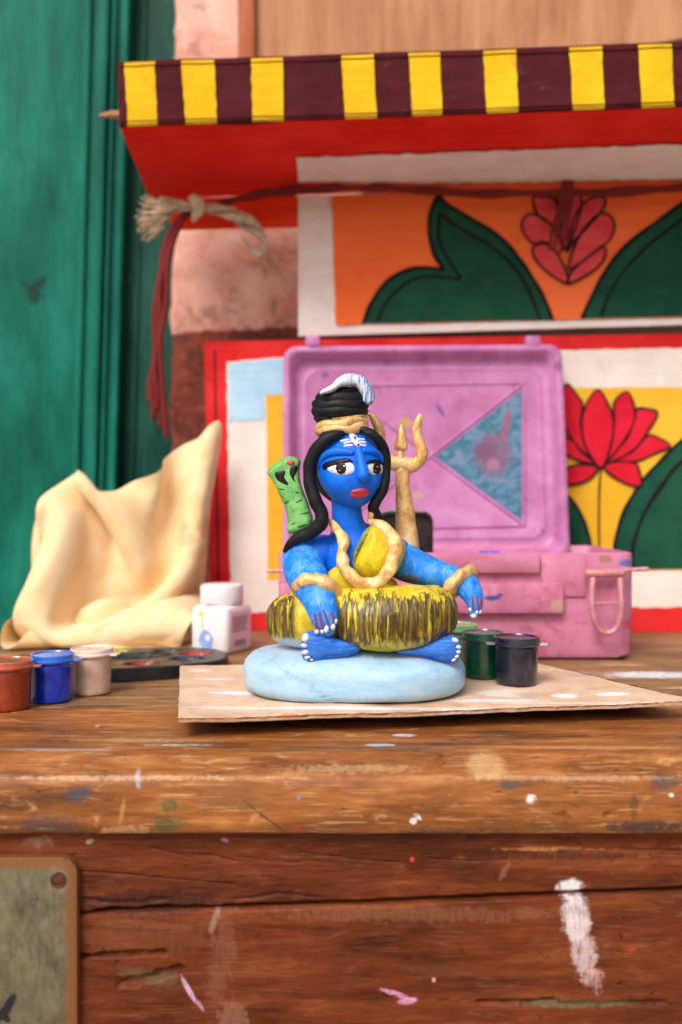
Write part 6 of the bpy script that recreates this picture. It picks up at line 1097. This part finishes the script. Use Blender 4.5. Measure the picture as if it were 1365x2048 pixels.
for a, b in (((350, 568), (362, 650)), ((375, 560), (395, 655)), ((402, 548), (432, 650)), ((445, 556), (460, 612))):
    (x1, y1), (x2, y2) = Z2(*a), Z2(*b)
    obj('finger_line', ftube([(x1, y1, handw(x1, y1)+.5, 1.6), ((x1+x2)/2+1, (y1+y2)/2, handw((x1+x2)/2, 0)+1.5, 1.9), (x2, y2, handw(x2, y2)-.5, 1.5)], seg=8), M_redp, la)
for x, y, a, b, r in ((366, 665, 14, 13, 0), (396, 664, 12, 14, 0), (420, 650, 15, 24, 15), (455, 640, 14, 18, 15), (470, 608, 11, 15, 10)):
    px, py = Z2(x, y); obj('fingernail', inflate(ell(px, py, a/2.73, b/2.73, r), FP, handw(px, py)-2, 5, 5, 3, smooth=0), M_whitep, la, angle=180)
for a, b in (((1213, 468), (1222, 545)), ((1240, 470), (1250, 545)), ((1262, 490), (1264, 535))):
    (x1, y1), (x2, y2) = Z2(*a), Z2(*b)
    obj('finger_line', ftube([(x1, y1, 81-abs(x1-950)*.25, 1.6), ((x1+x2)/2, (y1+y2)/2, 81-abs(x1-950)*.3, 1.8), (x2, y2, 78-abs(x2-950)*.35, 1.5)], seg=8), M_redp, ra)
for x, y, a, b, r in ((1204, 545, 12, 15, 0), (1222, 580, 18, 14, 0), (1240, 560, 8, 16, 20), (1258, 556, 8, 14, 20)):
    px, py = Z2(x, y); obj('fingernail', inflate(ell(px, py, a/2.73, b/2.73, r), FP, 76-abs(px-950)*.5, 4, 5, 3, smooth=0), M_whitep, ra, angle=180)
# garland
gar = [(664, 1046, 46, 8), (675, 1060, 56, 10), (687, 1082, 66, 12.5), (684, 1106, 76, 11.5), (689, 1132, 82, 13), (704, 1154, 86, 14), (728, 1168, 90, 14), (753, 1167, 94, 14), (775, 1146, 95, 14), (788, 1114, 90, 14), (790, 1090, 82, 14), (779, 1068, 70, 13), (760, 1050, 58, 11), (742, 1041, 50, 8)]
obj('garland', join(ftube([(*p, .62) for p in gar], n=7, seg=18), fell(741, 1029, 52, 6.5, 7.5, 6)), M_gold, fig, angle=180, jit=.0014, jf=170)
# head
HC = (702, 939, 45); HR = (67, 79, 62)
def shape(px, py): # narrower towards the chin, broader cheeks
    t = (py-HC[1])/HR[1]
    k = 1-.20*max(0, t)**2.2-.05*max(0, -t)**2
    cxx = HC[0]+4*max(0, t)**2
    return k, cxx
def face_w(px, py):
    k, cxx = shape(px, py); u = (px-cxx)/(HR[0]*k); v = (py-HC[1])/HR[1]
    return HC[2]+HR[2]*math.sqrt(max(.02, 1-u*u-v*v))
V_, F_ = [], []
nu, nv = 64, 44
for j in range(nv+1):
    ph = -math.pi/2+math.pi*j/nv
    for i in range(nu):
        th = 2*math.pi*i/nu; py = HC[1]-HR[1]*math.sin(ph); k, cxx = shape(0, py)
        px = cxx+HR[0]*k*math.cos(ph)*math.cos(th); ww = HC[2]-HR[2]*math.cos(ph)*math.sin(th)
        if ww > HC[2]:
            for ex, ey, er in ((678, 937, 26), (751, 937, 20)):
                ww -= 5*math.exp(-(((px-ex)/er)**2+((py-ey)/16)**2))
            ww += 5*math.exp(-(((px-668)/24)**2+((py-975)/20)**2))+4*math.exp(-(((px-752)/14)**2+((py-972)/18)**2))+4*math.exp(-(((px-714)/16)**2+((py-1006)/10)**2))
        V_.append(FP(px, py, ww))
for j in range(nv):
    for i in range(nu): F_.append((j*nu+i, j*nu+(i+1) % nu, (j+1)*nu+(i+1) % nu, (j+1)*nu+i))
head = obj('head', (V_, F_), M_blue, fig, angle=180, jit=.0003, jf=150)
def onf(pts, dw=0, rs=1): return [(x, y, face_w(x, y)+dw, r*rs) for x, y, r in pts]
obj('nose', ftube([(718, 900, face_w(718, 900)-6, 9), (722, 920, face_w(722, 920)-2, 10), (726, 940, face_w(726, 940)+4, 11.5), (727, 951, face_w(727, 951)+7, 13)], seg=16), M_blue, head, angle=180)
obj('brow_ridge', ftube(onf([(638, 934, 4), (645, 918, 6), (658, 907, 8), (678, 903, 9), (703, 905, 7)], 1), seg=12), M_blue, head, angle=180)
obj('brow_ridge', ftube(onf([(729, 902, 6), (744, 902, 8), (758, 910, 7), (765, 922, 5)], 1), seg=12), M_blue, head, angle=180)
def fpatch(name, poly, off, bulge, R, mat, step=3, smooth=4, z1=True, grow=1, grow_c=(0, 0)):
    if grow != 1: mx, my = grow_c; poly = [(mx+(x-mx)*grow, my+(y-my)*grow) for x, y in poly]
    q = [Z1(*p) for p in poly] if z1 else poly
    return obj(name, patch(q, FP, face_w, off, bulge, R, step, smooth), mat, head, angle=180)
fpatch('eye_white', ((492, 772), (540, 742), (610, 730), (690, 738), (718, 790), (690, 826), (610, 832), (545, 812)), -4, 5, 12, M_whitep, grow=1.08, grow_c=(605, 780))
fpatch('eye_white', ((806, 776), (830, 745), (880, 738), (935, 748), (950, 780), (930, 815), (880, 836), (832, 814)), -4, 5, 10, M_whitep, grow=1.06, grow_c=(880, 785))
fpatch('upper_lid', ((484, 778), (498, 745), (560, 725), (650, 710), (712, 738), (690, 742), (600, 758), (530, 782), (505, 800)), -1.2, 3.6, 6, M_blackp, 2.5, grow=1.12, grow_c=(605, 770))
fpatch('upper_lid', ((803, 762), (815, 738), (850, 720), (905, 722), (948, 752), (930, 764), (860, 752)), -1.2, 3.6, 6, M_blackp, 2.5, grow=1.10, grow_c=(880, 765))
fpatch('iris', ell(617, 780, 47, 52, 0, 16), .8, 1.6, 8, M_blackp, 2.5)
fpatch('iris', ell(888, 786, 38, 47, 0, 16), .8, 1.6, 7, M_blackp, 2.5)
for x, y, r in ((640, 766, 11), (604, 800, 9), (893, 772, 9), (880, 800, 7)): fpatch('eye_glint', ell(x, y, r, r*.9, 0, 10), 2.4, 1, 2, M_whitep, 1.2)
def lipgroove(n, c): return c
lipq = [Z1(*p) for p in ((684, 988), (696, 952), (745, 936), (800, 934), (833, 956), (828, 986), (790, 1005), (720, 1012), (694, 1004))]
vs, fs, D = fill(cr(lipq, 4, True), 1.8)
pr = np.sqrt(1-(1-np.clip(D/8, 0, 1))**2)
obj('lips', ([FP(x, y, face_w(x, y)+(-3 if d < 1e-4 else 7.5*p-2.6*math.exp(-((y-(987+.0*(x-720)+(abs(x-720)/20)**2*1.5))/1.8)**2))) for (x, y), p, d in zip(vs, pr, D)], fs), M_lip, head, angle=180)
for a, b in (((618, 578), (672, 566)), ((642, 592), (692, 582)), ((645, 614), (700, 608)), ((752, 562), (788, 566)), ((762, 584), (800, 588)), ((765, 606), (802, 612))):
    (x1, y1), (x2, y2) = Z1(*a), Z1(*b)
    obj('forehead_stripe', ftube([(x1, y1, face_w(x1, y1)+.2, 2.4), (x2, y2, face_w(x2, y2)+.2, 2.4)], seg=8), M_whitep, head, angle=180)
fpatch('third_eye', ((680, 528), (700, 518), (730, 535), (752, 575), (762, 610), (745, 622), (715, 600), (690, 565)), 3, 4, 6, M_whitep, 2, grow=1.12, grow_c=(722, 572))
fpatch('third_eye_pupil', ell(722, 552, 13, 20, -20, 10), 6.4, 1.2, 3, M_blackp, 1.5)
fpatch('third_eye_pupil', ell(748, 604, 13, 17, -20, 10), 5.6, 2, 3, M_blackp, 1.5)
# hair
obj('hair_cap', join(fell(700, 938, 0, 76, 76, 62, nu=40, nv=28), fell(690, 862, 16, 50, 14, 42)), M_black, fig, angle=180, jit=.0008, jf=90)
obj('hair_lock', ftube([(684, 866, 80, 6), (672, 869, 84, 9), (653, 880, 84, 12), (635, 897, 76, 13), (622, 922, 66, 13), (619, 948, 62, 13), (623, 978, 62, 13), (633, 1006, 64, 13.5), (643, 1027, 64, 13.5), (642, 1046, 62, 14), (624, 1063, 54, 14), (600, 1074, 46, 12), (582, 1086, 42, 9), (570, 1101, 38, 4.5)], n=6, seg=16), M_black, fig, angle=180, jit=.0005, jf=140)
obj('hair_lock', ftube([(733, 865, 80, 6), (742, 868, 82, 8), (757, 879, 76, 10), (768, 899, 64, 11), (772, 928, 56, 10.5), (771, 958, 54, 10.5), (764, 984, 54, 10.5), (752, 1005, 54, 11), (747, 1018, 50, 11), (757, 1038, 40, 10)], n=6, seg=16), M_black, fig, angle=180, jit=.0005, jf=140)
for pts in ([(688, 860, 70, 7), (668, 863, 76, 8), (648, 872, 72, 8)], [(722, 859, 70, 6), (740, 862, 72, 7), (753, 871, 68, 7)]):
    obj('hair_lock', ftube(pts, seg=12), M_black, fig, angle=180, jit=.0005, jf=140)
# topknot coil
sp = []
for k in range(150):
    t = k/149; g = 2*math.pi*4.1*t+2.2
    R = np.interp(t, [0, .15, .45, .7, .9, 1], [41, 45, 46, 43, 32, 20]); cy = np.interp(t, [0, 1], [834, 780])
    r = np.interp(t, [0, .1, .8, 1], [9, 12, 11.5, 8])
    sp.append((FP(680+3*t+R*math.cos(g), cy-3*math.cos(g), 32+R*.9*math.sin(g)), r*s0))
obj('topknot', join(tube(sp, 14, up=(0, 0, 1)), fell(681, 808, 32, 40, 36, 36)), M_black, fig, angle=180, jit=.0007, jf=130)
def hring(cx_, cy_, R, r, tilt, ph, wob, flat=.95):
    pts = []
    for k in range(56):
        g = 2*math.pi*k/56
        pts.append((FP(cx_+R*math.cos(g), cy_+tilt*math.cos(g)+wob*math.sin(g*5+ph), 34+R*flat*math.sin(g)), r*s0*(1+.18*math.sin(5*g+ph+1))))
    return tube(pts, 14, closed=True, up=(0, 0, 1))
obj('gold_band', join(hring(684, 846, 44, 9, -6, 0, 2.5), hring(684, 857, 45, 9.5, -5, 2.2, 2.5), hring(690, 836, 40, 4, -6, 1, 1)), M_gold, fig, angle=180, jit=.0006, jf=170)
pl_o = [Z1(*p) for p in ((455, 226), (470, 190), (540, 150), (600, 92), (640, 72), (710, 64), (780, 84), (840, 140), (868, 200), (876, 262), (842, 302), (800, 300), (772, 262), (762, 218), (742, 182), (700, 160), (620, 166), (575, 195), (540, 212))]
obj('water_plume', inflate(pl_o, FP, lambda x, y: 80-(x-640)*.30, 13, 12, 4), M_plume, fig, angle=180, jit=.0006, jf=200)
# cobra
co = [Z1(*p) for p in ((54, 812), (74, 776), (126, 738), (188, 702), (230, 690), (294, 706), (314, 742), (304, 806), (310, 880), (332, 962), (370, 1060), (402, 1150), (400, 1205), (370, 1250), (290, 1282), (226, 1278), (204, 1240), (214, 1180), (190, 1080), (150, 980), (110, 900), (76, 850))]
def cw(x, y): return 26-(y-913)*-.02
cob = obj('cobra', inflate(co, FP, cw, 14, 12, 4, smooth=4), M_green, fig, angle=180, jit=.0005, jf=120)
cpl = cr(co, 5, True)
def csurf(x, y):
    dd = float(bdist(cpl, np.array([x]), np.array([y]))[0]); return cw(x, y)+14*math.sqrt(1-(1-min(dd/12, 1))**2)
def cp(name, poly, mat, off=1.0, bulge=.8, sm=3): obj(name, patch([Z1(*p) for p in poly], FP, csurf, off, bulge, 3, 2.0, sm, .2), mat, cob, angle=180)
cp('hood_mark', ((114, 818), (150, 806), (188, 800), (192, 828), (184, 850), (208, 886), (216, 912), (196, 908), (160, 890), (128, 866)), M_blackp)
cp('hood_mark', ((226, 794), (250, 762), (286, 766), (284, 802), (264, 850), (276, 892), (256, 882), (232, 842)), M_blackp)
cp('snake_tongue', ell(234, 738, 32, 21, 0, 12), M_redp if False else M_lip, .3, 3)
for x, y, a, b, r in ((165, 942, 30, 5, 8), (280, 966, 20, 8, 5), (205, 1040, 22, 9, -30), (298, 1032, 38, 8, -28), (258, 1106, 42, 6, -30), (335, 1126, 48, 9, -15), (328, 1216, 48, 10, -18), (260, 1200, 30, 5, -28), (296, 930, 24, 4, 4)):
    cp('belly_mark', ell(x, y, a, b, r, 12), M_dkgreen, .8, .6)
# trident
tri_ = obj('trident', join(ftube([(806, 932, -20, 13, .7), (806, 960, -20, 14.5, .7), (808, 1000, -20, 17, .7), (812, 1040, -20, 20, .7), (815, 1080, -20, 23, .7), (815, 1120, -20, 25, .7)], seg=18)), M_gold, fig, angle=180, jit=.0006, jf=160)
obj('prongs', ftube([(739, 827, -20, 3.5), (747, 836, -20, 7), (756, 852, -20, 10), (761, 872, -20, 11), (761, 892, -20, 12), (766, 912, -20, 14), (783, 925, -20, 15), (804, 927, -20, 15.5), (826, 930, -20, 14.5), (841, 919, -20, 12.5), (844, 900, -20, 11.5), (837, 879, -20, 11), (834, 858, -20, 10.5), (837, 842, -20, 8), (841, 832, -20, 4.5)], n=6, seg=16, flat=.75), M_gold, tri_, angle=180, jit=.0006, jf=160)
obj('spear_tip', join(inflate([Z1(*p) for p in ((1076, 438), (1095, 470), (1112, 530), (1126, 640), (1080, 656), (1020, 636), (1032, 560), (1052, 480))], FP, -18, 13, 13, 4), ftube([(801, 905, -18, 7), (802, 915, -18, 8)], seg=12)), M_gold, tri_, angle=180, jit=.0004, jf=160)
